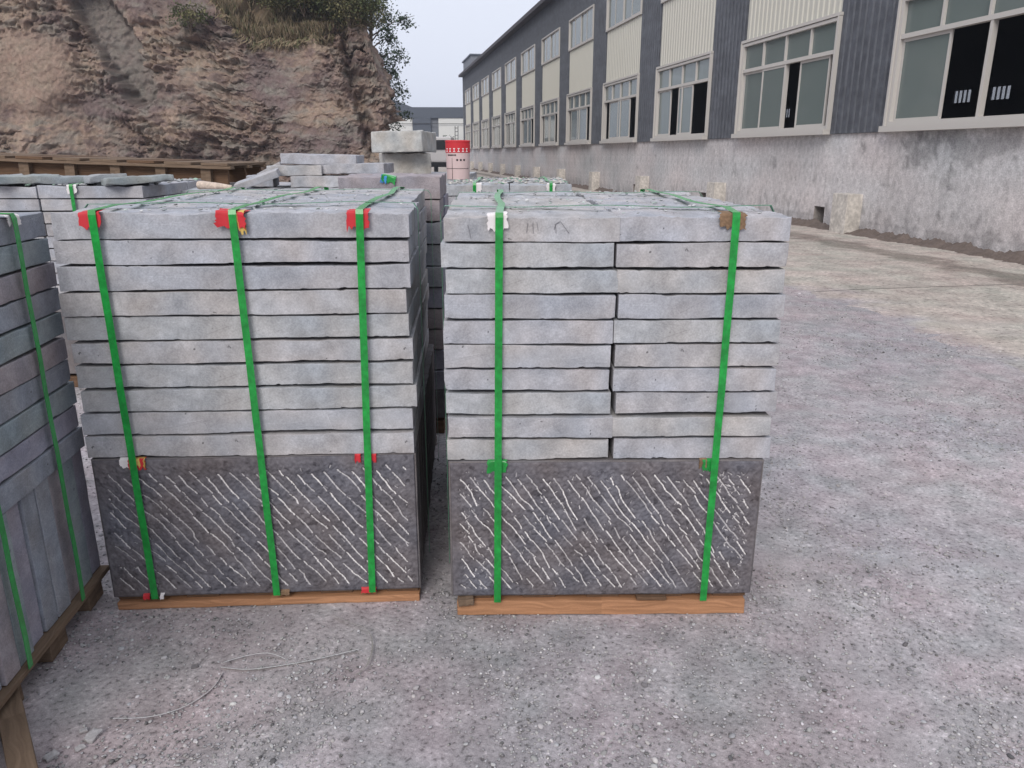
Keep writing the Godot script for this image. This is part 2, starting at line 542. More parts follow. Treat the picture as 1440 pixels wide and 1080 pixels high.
func pallet(root: Node3D, w: float, dep: float, hgt: float, mat: Material, mat2: Material, skew := 0.0) -> void:
	var runner := hgt - 0.018
	var pl := Node3D.new()
	pl.name = "pallet"; root.add_child(pl, true)
	root = pl
	rng.seed = int(w * 1000 + hgt * 999)
	for k in 3:
		var z := -0.035 - (dep - 0.07) * k / 2.0
		put("runner", rbox(Vector3(w - 0.03, runner, 0.07), Vector3i(24, 1, 1), mat if k == 0 else mat2, {"r": 0.004, "chip": 0.02, "amp": 0.0035, "off": Vector3(k * 9 + w * 50, 3, 1), "freq": 5.0}), root, at(skew, runner / 2, z, rot(0, rng.randf_range(-0.4, 0.4), 0)))
	for k in 5:
		var x: float = lerp(-w / 2 + 0.07, w / 2 - 0.07, k / 4.0)
		put("deck_board", rbox(Vector3(0.11, 0.018, dep - 0.02), Vector3i(2, 1, 4), mat2, {"r": 0.002, "amp": 0.001}), root, at(x, runner + 0.009, -dep / 2 - 0.012))
func over_strap(root: Node3D, x: float, x2: float, y0: float, top: float, dep: float, mat: Material, sd: int, w := 0.0225) -> void:
	# up the front, over the top, down the back
	rng.seed = sd
	var p := []
	for k in 13: p.append(Vector3(lerp(x2, x, k / 12.0), lerp(y0, top - 0.004, k / 12.0), 0.0150 + 0.0012 * sin(k * 1.9 + sd)))
	p.append(Vector3(x, top + 0.009, 0.011))
	for k in range(1, 12): p.append(Vector3(x + 0.008 * sin(k * 0.8 + sd), top + 0.0135 + 0.003 * sin(k * 1.1 + sd), -dep * k / 12.0))
	p.append(Vector3(x, top + 0.008, -dep - 0.008))
	p.append(Vector3(x, y0, -dep - 0.012))
	var b := Buf.new()
	ribbon(b, p, w, 0.0016, Vector3(1, 0, 0))
	put("strap", b.mesh(mat), root)
func cross_strap(root: Node3D, z: float, w: float, y0: float, top: float, mat: Material, sd: int, bw := 0.018) -> void:
	rng.seed = sd
	var p := [Vector3(-w / 2 - 0.014, y0, z), Vector3(-w / 2 - 0.014, top - 0.01, z)]
	for k in 15: p.append(Vector3(lerp(-w / 2, w / 2, k / 14.0), top + 0.0125 + 0.0028 * sin(k * 0.9 + sd), z + 0.014 * sin(k * 0.55 + sd)))
	p.append(Vector3(w / 2 + 0.014, top - 0.01, z))
	p.append(Vector3(w / 2 + 0.014, y0, z))
	var b := Buf.new()
	ribbon(b, p, bw, 0.0014, Vector3(0, 0, 1))
	put("strap", b.mesh(mat), root)
func crumbs(root: Node3D, called: String, area: Rect2, y: float, num: int, smin: float, smax: float, cols: Array, sd: int) -> void:
	# stone chips lying on top of a bundle
	rng.seed = sd
	var mm := MultiMesh.new()
	mm.transform_format = MultiMesh.TRANSFORM_3D
	mm.use_colors = true
	mm.mesh = M.chip_mesh
	mm.instance_count = num
	for k in num:
		var s := rng.randf_range(smin, smax)
		var b := rot(rng.randf_range(-20, 20), rng.randf() * 360, rng.randf_range(-20, 20)) * Basis.from_scale(Vector3(s, s * 0.35, s * rng.randf_range(0.4, 0.9)))
		mm.set_instance_transform(k, Transform3D(b, Vector3(area.position.x + rng.randf() * area.size.x, y, area.position.y + rng.randf() * area.size.y)))
		var c: Color = cols[rng.randi() % cols.size()]
		mm.set_instance_color(k, c * rng.randf_range(0.75, 1.2))
	var o := MultiMeshInstance3D.new()
	o.multimesh = mm; o.name = called if root != self else numbered(called)
	o.set_meta("kind", "stuff")
	root.add_child(o, true)
func left_bundle() -> void:
	var w := 1.056
	var dep := 1.56
	var t := thing("slab_bundle", "strapped bundle of full-width grey stone slabs with three green straps and red corner pads", "stone bundle", Vector3(-0.840, 0, -2.325), deg_to_rad(3.16))
	pallet(t, w, dep, 0.045, M.wood_new, M.wood_old, 0.005)
	put("chiselled_slab", chiselled_slab(w - 0.012, 0.508, 0.076, 0.0445, 1.30, 60, 501), t, at(0.002, 0.046 + 0.254, 0.001))
	var m := rbox(Vector3(w - 0.02, 0.5, 0.076), Vector3i(6, 4, 1), M.dark_stone, {"r": 0.003, "amp": 0.001, "off": Vector3(8, 1, 2)})
	for k in range(1, 19): put("upright_slab", m, t, at(0.002 * (k % 3), 0.046 + 0.254, -0.04 - 0.0805 * k))
	slab_layers(t, w, 0.555, 0.0775, 10, [0.0, 1.0], [0.0, 0.52, 1.04, dep], M.slabs, 900, true, 0.03)
	over_strap(t, -0.389, -0.374, 0.048, 1.33, dep, M.strap, 1)
	over_strap(t, 0.014, 0.034, 0.048, 1.33, dep, M.strap, 2)
	over_strap(t, 0.386, 0.358, 0.048, 1.33, dep, M.strap, 3)
	cross_strap(t, -0.26, w, 0.05, 1.33, M.strap_pale_sheen, 4)
	cross_strap(t, -1.2, w, 0.05, 1.33, M.strap_pale_sheen, 5)
	rng.seed = 33
	put("edge_protector", protector(0.062, 0.036, 0.05, M.red, 0.014), t, at(-0.40, 1.3305, 0.003, rot(0, 0, 3)))
	put("edge_protector", protector(0.088, 0.040, 0.05, M.red, 0.018), t, at(0.008, 1.3305, 0.003, rot(0, 0, -4)))
	put("edge_protector", protector(0.024, 0.056, 0.03, M.yellow_card, 0.012), t, at(0.035, 1.3300, 0.001, rot(0, 0, 6)))
	put("edge_protector", protector(0.066, 0.044, 0.05, M.red, 0.016), t, at(0.380, 1.3305, 0.003, rot(0, 0, 2)))
	for a in [[-0.407, M.white_card, 0.035], [-0.360, M.yellow_card, 0.03], [-0.372, M.red, 0.055], [0.335, M.red, 0.02], [0.388, M.red, 0.014]]:
		put("edge_protector", protector(a[2], 0.022 if a[2] < 0.05 else 0.028, 0.004, a[1], 0.010), t, at(a[0], 0.552, -0.002))
	for a in [[-0.405, M.red, 0.022], [-0.352, M.white_card, 0.014], [0.06, M.brown_card, 0.03], [0.345, M.red, 0.05]]:
		put("edge_protector", protector(a[2], 0.012, 0.004, a[1], 0.004), t, at(a[0], 0.056, 0.002))
	crumbs(t, "stone_chips", Rect2(-0.48, -1.52, 0.96, 1.48), 1.334, 320, 0.002, 0.009, [Color(.46, .47, .47), Color(.34, .35, .36), Color(.55, .55, .55), Color(.42, .48, .45)], 61)
func right_bundle() -> void:
	var w := 1.032
	var dep := 1.5
	var t := thing("slab_bundle", "strapped bundle of paired half-width grey slabs, two green straps, white card pad", "stone bundle", Vector3(0.308, 0, -2.27), deg_to_rad(0.9))
	pallet(t, w - 0.03, dep, 0.072, M.wood_new, M.wood_old, -0.005)
	put("chiselled_slab", chiselled_slab(w - 0.022, 0.487, 0.076, 0.0385, 1.42, 420, 502), t, at(-0.006, 0.0735 + 0.2435, 0.001))
	var m := rbox(Vector3(w - 0.03, 0.482, 0.076), Vector3i(6, 4, 1), M.dark_stone, {"r": 0.003, "amp": 0.001, "off": Vector3(2, 5, 2)})
	for k in range(1, 18): put("upright_slab", m, t, at(0.002 * (k % 3) - 0.005, 0.0735 + 0.2435, -0.04 - 0.0815 * k))
	slab_layers(t, w, 0.561, 0.0765, 10, [0.0, 0.503, 1.0], [0.0, 0.5, 1.0, dep], M.slabs, 940)
	over_strap(t, -0.345, -0.357, 0.06, 1.326, dep, M.strap, 6)
	over_strap(t, 0.340, 0.333, 0.06, 1.326, dep, M.strap, 7)
	cross_strap(t, -0.22, w, 0.08, 1.326, M.strap_pale_sheen, 8)
	cross_strap(t, -1.12, w, 0.08, 1.326, M.strap_pale_sheen, 9)
	rng.seed = 35
	put("edge_protector", protector(0.058, 0.040, 0.02, M.white_card, 0.012), t, at(-0.352, 1.3285, 0.003, rot(0, 0, 5)))
	put("edge_protector", protector(0.076, 0.036, 0.05, M.brown_card, 0.016), t, at(0.333, 1.3285, 0.003, rot(0, 0, -2)))
	put("edge_protector", protector(0.062, 0.032, 0.004, M.strap, 0.006), t, at(-0.355, 0.560, -0.002))
	put("edge_protector", protector(0.044, 0.032, 0.004, M.strap, 0.006), t, at(0.322, 0.560, -0.002))
	put("edge_protector", protector(0.024, 0.022, 0.004, M.brown_card, 0.006), t, at(0.300, 0.561, -0.003))
	put("packing_piece", rbox(Vector3(0.052, 0.026, 0.03), Vector3i(5, 2, 2), M.wood_grey, {"r": 0.004, "chip": 0.02, "amp": 0.003}), t, at(-0.462, 0.0605, 0.006, rot(0, 0, 4)))
	put("packing_piece", rbox(Vector3(0.10, 0.012, 0.03), Vector3i(5, 1, 2), M.wood_old, {"r": 0.003, "chip": 0.02, "amp": 0.002}), t, at(0.16, 0.066, -0.002, rot(0, 0, -1)))
	# pencil strokes on the top slab
	var b := Buf.new()
	for s in [[-.436, .30, -.428, .262], [-.262, .306, -.266, .278], [-.248, .306, -.246, .276], [-.236, .308, -.232, .284], [-.186, .286, -.182, .302], [-.182, .302, -.168, .310], [-.182, .300, -.180, .276], [-.166, .308, -.142, .276]]:
		b.bar(Vector3(s[0], s[1] + 1.0, 0.0015), Vector3(s[2], s[3] + 1.0, 0.0015), 0.0011, 0.0016, Vector3(0, 0, 1))
	put("pencil_mark", b.mesh(M.pencil), t)
	crumbs(t, "stone_chips", Rect2(-0.48, -1.46, 0.96, 1.42), 1.330, 320, 0.002, 0.009, [Color(.46, .47, .47), Color(.32, .33, .34), Color(.55, .55, .55), Color(.42, .48, .45)], 62)
func near_left_bundle() -> void:
	# seen along its side: local x runs away from the camera, local +z faces the open yard
	var w := 1.24
	var dep := 1.0
	var far := Vector3(-1.436, 0, -2.42)
	var dir := Vector3(0.056, 0, 0.58).normalized()
	var mid := far + dir * (w / 2)
	var t := thing("slab_bundle", "dark blue-grey slab bundle cut off by the left edge, upright slabs below", "stone bundle", mid, atan2(dir.x, dir.z) + PI / 2)
	# local +x of the node points away from the camera (to the far end)
	var pl := Node3D.new()
	pl.name = "pallet"; t.add_child(pl, true)
	for k in 5:
		put("block", rbox(Vector3(0.11, 0.085, 0.09), Vector3i(3, 2, 2), M.wood_grey, {"r": 0.004, "amp": 0.002}), pl, at(lerp(-w / 2 + 0.06, w / 2 - 0.075, k / 4.0), 0.0425, -0.06))
		put("block", rbox(Vector3(0.11, 0.085, 0.09), Vector3i(3, 2, 2), M.wood_grey, {"r": 0.004, "amp": 0.002}), pl, at(lerp(-w / 2 + 0.06, w / 2 - 0.075, k / 4.0), 0.0425, -dep + 0.06))
	for k in 5: put("deck_board", rbox(Vector3(w, 0.018, 0.12), Vector3i(10, 1, 2), M.wood_grey, {"r": 0.002, "amp": 0.002, "off": Vector3(k, 0, 0)}), pl, at(0, 0.094, -0.05 - k * (dep - 0.1) / 4.0))
	var tone := 0
	var x := -w / 2
	rng.seed = 71
	while x < w / 2 - 0.05:
		var th: float = min(rng.randf_range(0.078, 0.092), w / 2 - x)
		var m := rbox(Vector3(th - 0.007, 0.448 - rng.randf() * 0.006, dep - rng.randf() * 0.02), Vector3i(2, 12, 6), M.blues[tone % 5], {"r": 0.003, "chip": 0.012, "amp": 0.001, "off": Vector3(tone * 5, 0, 0)})
		put("upright_slab", m, t, at(x + th / 2, 0.104 + 0.224, -dep / 2 - rng.randf() * 0.022))
		x += th; tone += 1
	rng.seed = 72
	for l in 10:
		for c in 2:
			var sz := Vector3(w - rng.randf() * 0.02, 0.078, dep / 2 - 0.005)
			var o := {"r": 0.003, "chip": 0.016, "rim": 0.0035, "amp": 0.001, "off": Vector3(l * 4, c * 7, 1)}
			if l == 9: o.top = 0.006
			put("stone_slab", rbox(sz, Vector3i(40 if c == 0 else 6, 2, 5), M.blues[rng.randi() % 5], o), t, at(rng.randf_range(-0.012, 0.008), 0.553 + 0.0775 * (l + 0.5), -dep / 4 - c * dep / 2 + rng.randf_range(-0.006, 0.004) * (1 - c), rot(0, rng.randf_range(-0.3, 0.3), 0)))
	over_strap(t, 0.40, 0.40, 0.10, 1.328, dep, M.strap, 11)
	over_strap(t, 0.055, 0.055, 0.10, 1.328, dep, M.strap, 12)
	put("edge_protector", protector(0.07, 0.02, 0.06, M.white_card, 0.01), t, at(0.40, 1.330, 0.002))
func back_bundle(label: String, at0: Vector3, turn: float, w: float, dep: float, y0: float, pitch: float, layers: int, cols: Array, mats: Array, sd: int, straps: Array, pads: Array, called := "slab_bundle", fine := false) -> Node3D:
	var t := thing(called, label, "stone bundle", at0, turn)
	pallet(t, w, dep, 0.09, M.wood_old, M.wood_old)
	var base_h := y0 - 0.09
	if base_h > 0.05:
		var nrow := 4
		for k in nrow: put("upright_slab", rbox(Vector3(w - 0.02, base_h, dep / nrow - 0.004), Vector3i(8, 5, 2), M.dark_stone, {"r": 0.005, "chip": 0.02, "amp": 0.005, "off": Vector3(k + sd, 0, 0)}), t, at(0, 0.09 + base_h / 2, -dep / nrow * (k + 0.5)))
	slab_layers(t, w, y0, pitch, layers, cols, [0.0, dep * 0.5, dep], mats, sd, fine)
	for s in straps: over_strap(t, s, s, 0.09, y0 + pitch * layers, dep, M.strap, int(s * 100) + sd, 0.022)
	for p in pads: put("edge_protector", protector(0.06, 0.045, 0.05, p[1], 0.02), t, at(p[0], y0 + pitch * layers + 0.002, 0.003, rot(0, 0, p[2])))
	return t
func loose(called: String, label: String, cat: String, x0: float, x1: float, ylo: float, yhi: float, z: float, dep: float, b: Basis, mat: Material, sd: int, group := "", o := {}) -> void:
	var sz := Vector3(x1 - x0, yhi - ylo, dep)
	var oo := {"r": 0.006, "chip": 0.03, "amp": 0.004, "off": Vector3(sd * 3.3, sd, 0), "freq": 6.0}
	oo.merge(o, true)
	var n := put(called, rbox(sz, Vector3i(16, 4, 10), mat, oo), self, at((x0 + x1) / 2, (ylo + yhi) / 2, z - dep / 2, b))
	tag(n, label, cat, group)

func build_back_rows() -> void:
	# second row, left to right
	var a := back_bundle("weathered bundle of broken-edged slabs behind the left stacks, under a tilted wooden pallet", Vector3(-3.15, 0, -4.9), deg_to_rad(2), 1.72, 1.5, 0.53, 0.0775, 10, [0.0, 0.30, 0.62, 1.0], M.slabs, 301, [0.42], [[0.42, M.white_card, 3]])
	crumbs(a, "stone_chips", Rect2(-0.85, -1.4, 1.7, 1.38), 1.310, 400, 0.006, 0.03, [Color(.34, .35, .35), Color(.24, .25, .26), Color(.42, .42, .42), Color(.26, .36, .29)], 63)
	for k in 7:
		rng.seed = 400 + k
		put("broken_slab", rbox(Vector3(rng.randf_range(.2, .42), 0.045, rng.randf_range(.2, .4)), Vector3i(10, 2, 8), M.tops[k % 3], {"r": 0.01, "chip": 0.05, "amp": 0.012, "off": Vector3(k * 9, 0, 0), "freq": 5.0}), a, at(-0.7 + k * 0.24, 1.335 + 0.006 * (k % 2), -0.16 - 0.03 * (k % 3), rot(rng.randf_range(-3, 4), rng.randf() * 50, rng.randf_range(-3, 3))))
	back_bundle("low grey slab bundle carrying a jumble of loose slabs, behind the left bundle", Vector3(-1.66, 0, -5.55), 0.0, 1.56, 1.5, 0.48, 0.0775, 10, [0.0, 0.5, 1.0], M.slabs, 302, [], [])
	var col := back_bundle("narrow column of thick grey blocks seen through the gap between the two front bundles", Vector3(-0.62, 0, -4.02), deg_to_rad(1.5), 0.52, 0.7, 0.25, 0.1135, 10, [0.0, 1.0], M.blues, 303, [], [], "block_column", true)
	put("edge_protector", protector(0.07, 0.03, 0.04, M.strap, 0.01), col, at(0.0, 1.387, 0.003, rot(0, 0, -12)))
	put("edge_protector", protector(0.03, 0.03, 0.02, M.blue_card, 0.01), col, at(-0.025, 1.388, 0.005, rot(0, 0, -12)))
	var r := back_bundle("grey slab bundle behind the right front bundle, carrying the red-topped bucket", Vector3(-0.03, 0, -5.5), 0.0, 0.9, 1.5, 0.51, 0.078, 10, [0.0, 0.515, 1.0], M.slabs, 304, [-0.23, 0.30], [[-0.21, M.white_card, 8], [0.30, M.white_card, -3]])
	crumbs(r, "stone_chips", Rect2(-0.44, -1.45, 0.88, 1.43), 1.296, 300, 0.005, 0.022, [Color(.45, .44, .42), Color(.30, .31, .31), Color(.24, .40, .30), Color(.55, .52, .48)], 64)
	back_bundle("bundle of grey slabs at the back holding two big pale blocks", Vector3(-0.95, 0, -7.2), deg_to_rad(-4), 1.0, 1.2, 0.53, 0.078, 10, [0.0, 0.5, 1.0], M.slabs, 305, [], [])
	# loose slabs on the second row
	var g := "loose slabs piled behind the left bundle"
	loose("loose_slab", "loose grey slab lying lowest in the pile, right of the tilted slab", "stone slab", -1.60, -1.12, 1.258, 1.338, -5.75, 0.35, rot(0, -3, 0), M.slabs[1], 1, g)
	loose("loose_slab", "dark grey slab end at the right foot of the loose pile, beside the pale blocks", "stone slab", -1.11, -0.90, 1.258, 1.352, -5.8, 0.4, rot(0, 4, 0), M.blues[1], 2, g)
	loose("loose_slab", "loose grey slab in the middle tier of the pile, on its left", "stone slab", -1.80, -1.41, 1.340, 1.412, -5.8, 0.4, rot(0, 6, 0.5), M.slabs[3], 3, g)
	loose("loose_slab", "loose bluish slab in the middle tier of the pile, on its right", "stone slab", -1.40, -0.93, 1.352, 1.426, -5.85, 0.4, rot(0, -2, 0), M.slabs[6], 4, g)
	loose("loose_slab", "long grey slab on the very top of the loose pile before the cliff", "stone slab", -1.70, -1.15, 1.416, 1.490, -5.85, 0.42, rot(0, 3, -1.4), M.slabs[0], 5, g)
	loose("loose_slab", "short grey slab at the left foot of the loose pile, at the pallet's end", "stone slab", -1.99, -1.80, 1.258, 1.338, -5.9, 0.3, rot(0, 8, 0), M.slabs[2], 6, g)
	loose("loose_slab", "thin slab leaning tilted against the left of the loose pile", "stone slab", -1.98, -1.66, 1.292, 1.342, -5.62, 0.12, rot(8, 10, 19), M.slabs[5], 7, g)
	loose("loose_slab", "small thin slab sticking up behind the tilted slab", "stone slab", -1.93, -1.74, 1.372, 1.394, -5.95, 0.2, rot(0, 10, 27), M.slabs[7], 8, g)
	g = "big pale rough blocks"
	loose("stone_block", "rough pale beige block under the larger pale block", "stone block", -1.22, -0.80, 1.312, 1.500, -7.25, 0.5, rot(0, 16, 0), M.pale_stone[1], 21, g, {"r": 0.02, "chip": 0.08, "amp": 0.012})
	loose("stone_block", "large pale grey block with a dark crack, topmost of the pile beside the red bucket", "stone block", -1.22, -0.765, 1.505, 1.685, -7.08, 0.85, rot(0, -3, 1.0), M.pale_stone[0], 22, g, {"r": 0.014, "chip": 0.06, "amp": 0.010})
	# tilted wooden pallet lying on the second row
	var p := thing("wooden_pallet", "long brown wooden pallet lying tilted in front of the cliff foot", "pallet", Vector3(-3.35, 1.305, -6.0), 0.0)
	p.rotation_degrees = Vector3(0, 1.0, -2.0)
	var L := 2.44
	for k in 9: put("deck_board", rbox(Vector3(0.2, 0.02, 1.0), Vector3i(3, 1, 6), M.wood_grey if k % 3 else M.wood_old, {"r": 0.003, "amp": 0.003, "off": Vector3(k, 0, 0)}), p, at(-L / 2 + 0.12 + k * (L - 0.24) / 8.0, 0.150, -0.5))
	for k in 3: put("lead_board", rbox(Vector3(L, 0.022, 0.1), Vector3i(24, 1, 2), M.wood_grey, {"r": 0.003, "amp": 0.004, "off": Vector3(k * 4, 2, 0)}), p, at(0, 0.128, -0.05 - k * 0.45))
	for k in 3: put("stringer", rbox(Vector3(L - 0.1, 0.115, 0.035), Vector3i(24, 2, 1), M.wood_old, {"r": 0.004, "amp": 0.004, "off": Vector3(k * 4, 9, 0)}), p, at(0, 0.059, -0.10 - k * 0.42))
	for k in 7: put("block", rbox(Vector3(0.075, 0.116, 0.05), Vector3i(2, 2, 2), M.wood_grey, {"r": 0.003, "amp": 0.002}), p, at(-L / 2 + 0.2 + k * (L - 0.4) / 6.0, 0.058, -0.055))
	# pale roll on the left bundle
	var b := Buf.new()
	b.tube([Vector3(0, 0, 0), Vector3(0.008, 0.0, 0), Vector3(0.03, 0.0, 0), Vector3(0.10, -0.004, 0), Vector3(0.16, -0.009, 0)], [0.016, 0.020, 0.019, 0.014, 0.008], 14)
	tag(put("wooden_stick", b.mesh(std(lin(.90, .74, .62), .7, M.grain, 4.0)), self, at(-1.475, 1.355, -3.72)), "pale peeled stick lying at the back of the left bundle", "stick")
	bucket()
func bucket() -> void:
	var t := thing("bucket", "small round bucket with a red top band and pale lettered label on the back bundle", "bucket", Vector3(-0.432, 1.296, -6.4))
	var prof := func(list: Array, mat: Material, called: String) -> Node:
		var pts := PackedVector3Array()
		var n := 40
		for q in list:
			for i in n + 1:
				var a := TAU * i / n
				pts.append(Vector3(sin(a) * q.x, q.y, cos(a) * q.x))
		var bb := Buf.new()
		bb.grid(n + 1, list.size(), pts)
		return put(called, bb.mesh(mat), t)
	prof.call([Vector2(0, 0), Vector2(.088, 0), Vector2(.091, .004), Vector2(.0955, .205)], M.pink_label, "body")
	prof.call([Vector2(.0958, .205), Vector2(.0985, .206), Vector2(.0985, .280), Vector2(.0965, .284)], M.red, "top_band")
	prof.call([Vector2(.0965, .284), Vector2(.1005, .286), Vector2(.1005, .297), Vector2(.09, .300), Vector2(0, .301)], M.red, "lid")
	var b := Buf.new()
	for k in 6:
		var a := -0.95 + k * 0.36
		var y := 0.236
		b.box(Vector3(sin(a) * .0992, y, cos(a) * .0992), Vector3(.016, .006, .002), Basis(Vector3.UP, a))
		b.box(Vector3(sin(a) * .0992, y - .012, cos(a) * .0992), Vector3(.005, .016, .002), Basis(Vector3.UP, a))
		b.box(Vector3(sin(a) * .0992, y - .022, cos(a) * .0992), Vector3(.018, .005, .002), Basis(Vector3.UP, a))
	put("lettering", b.mesh(M.white_card), t)
	b = Buf.new()
	for k in 7:
		var a := -0.85 + k * 0.12
		b.box(Vector3(sin(a) * .0952, .187, cos(a) * .0952), Vector3(.008, .012, .002), Basis(Vector3.UP, a))
	for k in 3: b.box(Vector3(sin(k * .3) * .0945, .150, cos(k * .3) * .0945), Vector3(.014, .014, .002), Basis(Vector3.UP, k * .3))
	b.box(Vector3(sin(-.45) * .0935, .09, cos(-.45) * .0935), Vector3(.003, .17, .002), Basis(Vector3.UP, -.45))
	for k in 16:
		var a := -1.2 + k * 0.15
		b.box(Vector3(sin(a) * .0932, .085, cos(a) * .0932), Vector3(.0145, .003, .002), Basis(Vector3.UP, a))
	put("print", b.mesh(M.black), t)

# ------------------------------------------------------------------ ground
func build_ground() -> void:
	var n := 250
	var b := Buf.new()
	b.colored = true
	var pts := PackedVector3Array()
	var cols := PackedColorArray()
	var big := noise(81, 0.35, 3)
	var mid := noise(82, 1.6, 3)
	var fine := noise(83, 7.0, 3)
	var hue := noise(84, 0.5, 2)
	for j in n:
		for i in n:
			var sx := float(i) / (n - 1) * 2 - 1
			var sz := float(j) / (n - 1) * 2 - 1
			var x := 1.09 * sinh(7.0 * sx)
			var z := -2.6 - 1.09 * sinh(7.0 * sz)
			var near: float = 1.0 - smoothstep(6.0, 16.0, Vector2(x, z).length())
			pts.append(Vector3(x, (fine.get_noise_2d(x, z) * 0.004 + mid.get_noise_2d(x, z) * 0.003) * near - 0.002, z))
			var g := 0.90 + big.get_noise_2d(x, z) * 0.16 + mid.get_noise_2d(x, z) * 0.12 + fine.get_noise_2d(x, z) * 0.12
			var h := hue.get_noise_2d(x, z)
			cols.append(Color(g * (1.0 + h * 0.05), g, g * (1.0 - h * 0.03)))
	b.grid(n, n, pts, cols)
	setting(put("ground", b.mesh(M.ground), self))
	Buf.mirror = true
	# concrete road along the hall, in slabs with open joints; wall frame: t along the wall away from the camera, q out from the wall
	var road := Node3D.new()
	road.name = "road"; add_child(road); setting(road)
	road.transform = wall_xf()
	for k in range(-2, 10):
		var t0 := -8.2 + k * 8.0
		var bb := Buf.new()
		bb.colored = true
		var p2 := PackedVector3Array()
		var c2 := PackedColorArray()
		var nu := 91
		var nv := 41
		for j in nv:
			for i in nu:
				var t: float = t0 + 0.011 + (8.0 - 0.022) * i / (nu - 1)
				var edge := 5.0 + nc.get_noise_1d(t * 0.6) * 0.35 + nb.get_noise_1d(t * 3.0) * 0.25
				var q: float = lerp(0.02, edge, float(j) / (nv - 1))
				p2.append(Vector3(q, 0.014 - 0.022 * smoothstep(0.72, 1.0, float(j) / (nv - 1)), -t))
				var g := 0.95 + big.get_noise_2d(t * 0.6, q * 1.6) * 0.10 + mid.get_noise_2d(t * 0.5, q) * 0.08 + fine.get_noise_2d(t, q) * 0.06
				var damp: float = smoothstep(0.05, 0.2, 0.42 - absf(q - 1.35) + mid.get_noise_2d(t * 0.6, q * 0.9 + 7.0) * 0.28)
				g *= 1.0 - 0.42 * damp
				var dust: float = smoothstep(0.15, 0.55, float(j) / (nv - 1) - 0.66 + mid.get_noise_2d(t * 0.7, q * 0.7) * 0.35)
				var rc := Color(g, g * (1.0 - 0.03 * damp), g * (1.0 - 0.05 * damp))
				c2.append(rc.lerp(Color(g * 0.80, g * 0.825, g * 0.955), clamp(dust + smoothstep(0.82, 0.99, float(j) / (nv - 1)), 0.0, 1.0)))
		bb.grid(nu, nv, p2, c2, true)
		put("concrete_slab", bb.mesh(M.road), road)
	# soil bank along the wall foot
	var sb := Buf.new()
	var ps := PackedVector3Array()
	var ns := 1600
	for j in 6:
		for i in ns:
			var t := -14.0 + 78.0 * i / (ns - 1)
			var wdt: float = 0.28 + 0.16 * nc.get_noise_1d(t * 1.1) + 0.08 * nb.get_noise_1d(t * 7.0) + 0.08 * nb.get_noise_1d(t * 37.0 + 5.0)
			var hgt: float = max(0.02, 0.12 + 0.09 * na.get_noise_1d(t * 2.3) + 0.05 * nb.get_noise_1d(t * 13.0) + 0.015 * nb.get_noise_1d(t * 41.0))
			var f := j / 5.0
			ps.append(Vector3(lerp(-0.02, wdt, f), 0.012 + hgt * (1.0 - f) * (1.0 - f * 0.3) + 0.05 * nb.get_noise_2d(t * 19.0, j * 3.0) * f * (1 - f) * 3.0, -t))
	sb.grid(ns, 6, ps, PackedColorArray(), true)
	var bank := put("soil_bank", sb.mesh(M.soil), self, wall_xf())
	setting(bank)
	Buf.mirror = false
	gravel()
func gravel() -> void:
	# loose chips over the yard
	rng.seed = 91
	var dens := noise(92, 0.9, 2)
	for kind in 2:
		var xf := []
		var cl := []
		var want := 36000 if kind == 0 else 24000
		while xf.size() < want:
			var d := 1.0 + 9.0 * pow(rng.randf(), 1.7)
			var x := rng.randf_range(-1.0, 1.0) * (0.35 + d * 0.78)
			if kind == 1 and d > 7.0: continue
			if x > 3.6 + 0.17 * (8.0 - d) and rng.randf() < 0.85: continue
			var dn := dens.get_noise_2d(x, d)
			if rng.randf() > 0.45 + dn * 0.9: continue
			var u := rng.randf()
			var s := 0.0022 + 0.0045 * u * u
			if rng.randf() < 0.03: s = rng.randf_range(0.006, 0.012)
			if kind == 1: s *= 0.8
			s *= 1.0 + 0.10 * max(0.0, d - 3.0)
			var b := rot(rng.randf_range(-25, 25), rng.randf() * 360, rng.randf_range(-25, 25)) * Basis.from_scale(Vector3(s, s * rng.randf_range(.35, .7), s * rng.randf_range(.55, 1.0)))
			xf.append(Transform3D(b, Vector3(x, 0.0005, -d)))
			var g := rng.randf_range(.26, .46)
			if rng.randf() < 0.12: g = rng.randf_range(.10, .22)
			if rng.randf() < 0.06: g = rng.randf_range(.48, .62)
			cl.append(Color(g * rng.randf_range(1.0, 1.07), g, g * rng.randf_range(.97, 1.05)))
		var mm := MultiMesh.new()
		mm.transform_format = MultiMesh.TRANSFORM_3D
		mm.use_colors = true
		mm.mesh = M.pebble_mesh if kind == 0 else M.chip_mesh
		mm.instance_count = xf.size()
		for k in xf.size():
			mm.set_instance_transform(k, xf[k]); mm.set_instance_color(k, cl[k])
		var o := MultiMeshInstance3D.new()
		o.multimesh = mm
		o.name = "gravel" if kind == 0 else "stone_grit"
		o.set_meta("kind", "stuff")
		add_child(o)
		tag(o, "pinkish grey gravel strewn over the yard" if kind == 0 else "fine flat stone grit strewn over the yard", "gravel")
func small_stone_meshes() -> void:
	for kind in 2:
		var b := Buf.new()
		var nu := 8
		var nv := 5
		var pts := PackedVector3Array()
		for j in nv:
			for i in nu + 0:
				var a := TAU * (i % (nu - 1)) / (nu - 1)
				var e := PI * (j / float(nv - 1) - 0.5)
				var d := Vector3(cos(e) * cos(a), sin(e), cos(e) * sin(a))
				var r := 1.0 + 0.35 * na.get_noise_3dv(d * 14.0 + Vector3(kind * 30, 0, 0))
				if kind == 1: d = Vector3(d.x, clampf(d.y, -0.55, 0.55), d.z)
				pts.append(d * r)
		b.grid(nu, nv, pts, PackedColorArray(), true)
		M["pebble_mesh" if kind == 0 else "chip_mesh"] = b.mesh(M.pebble)
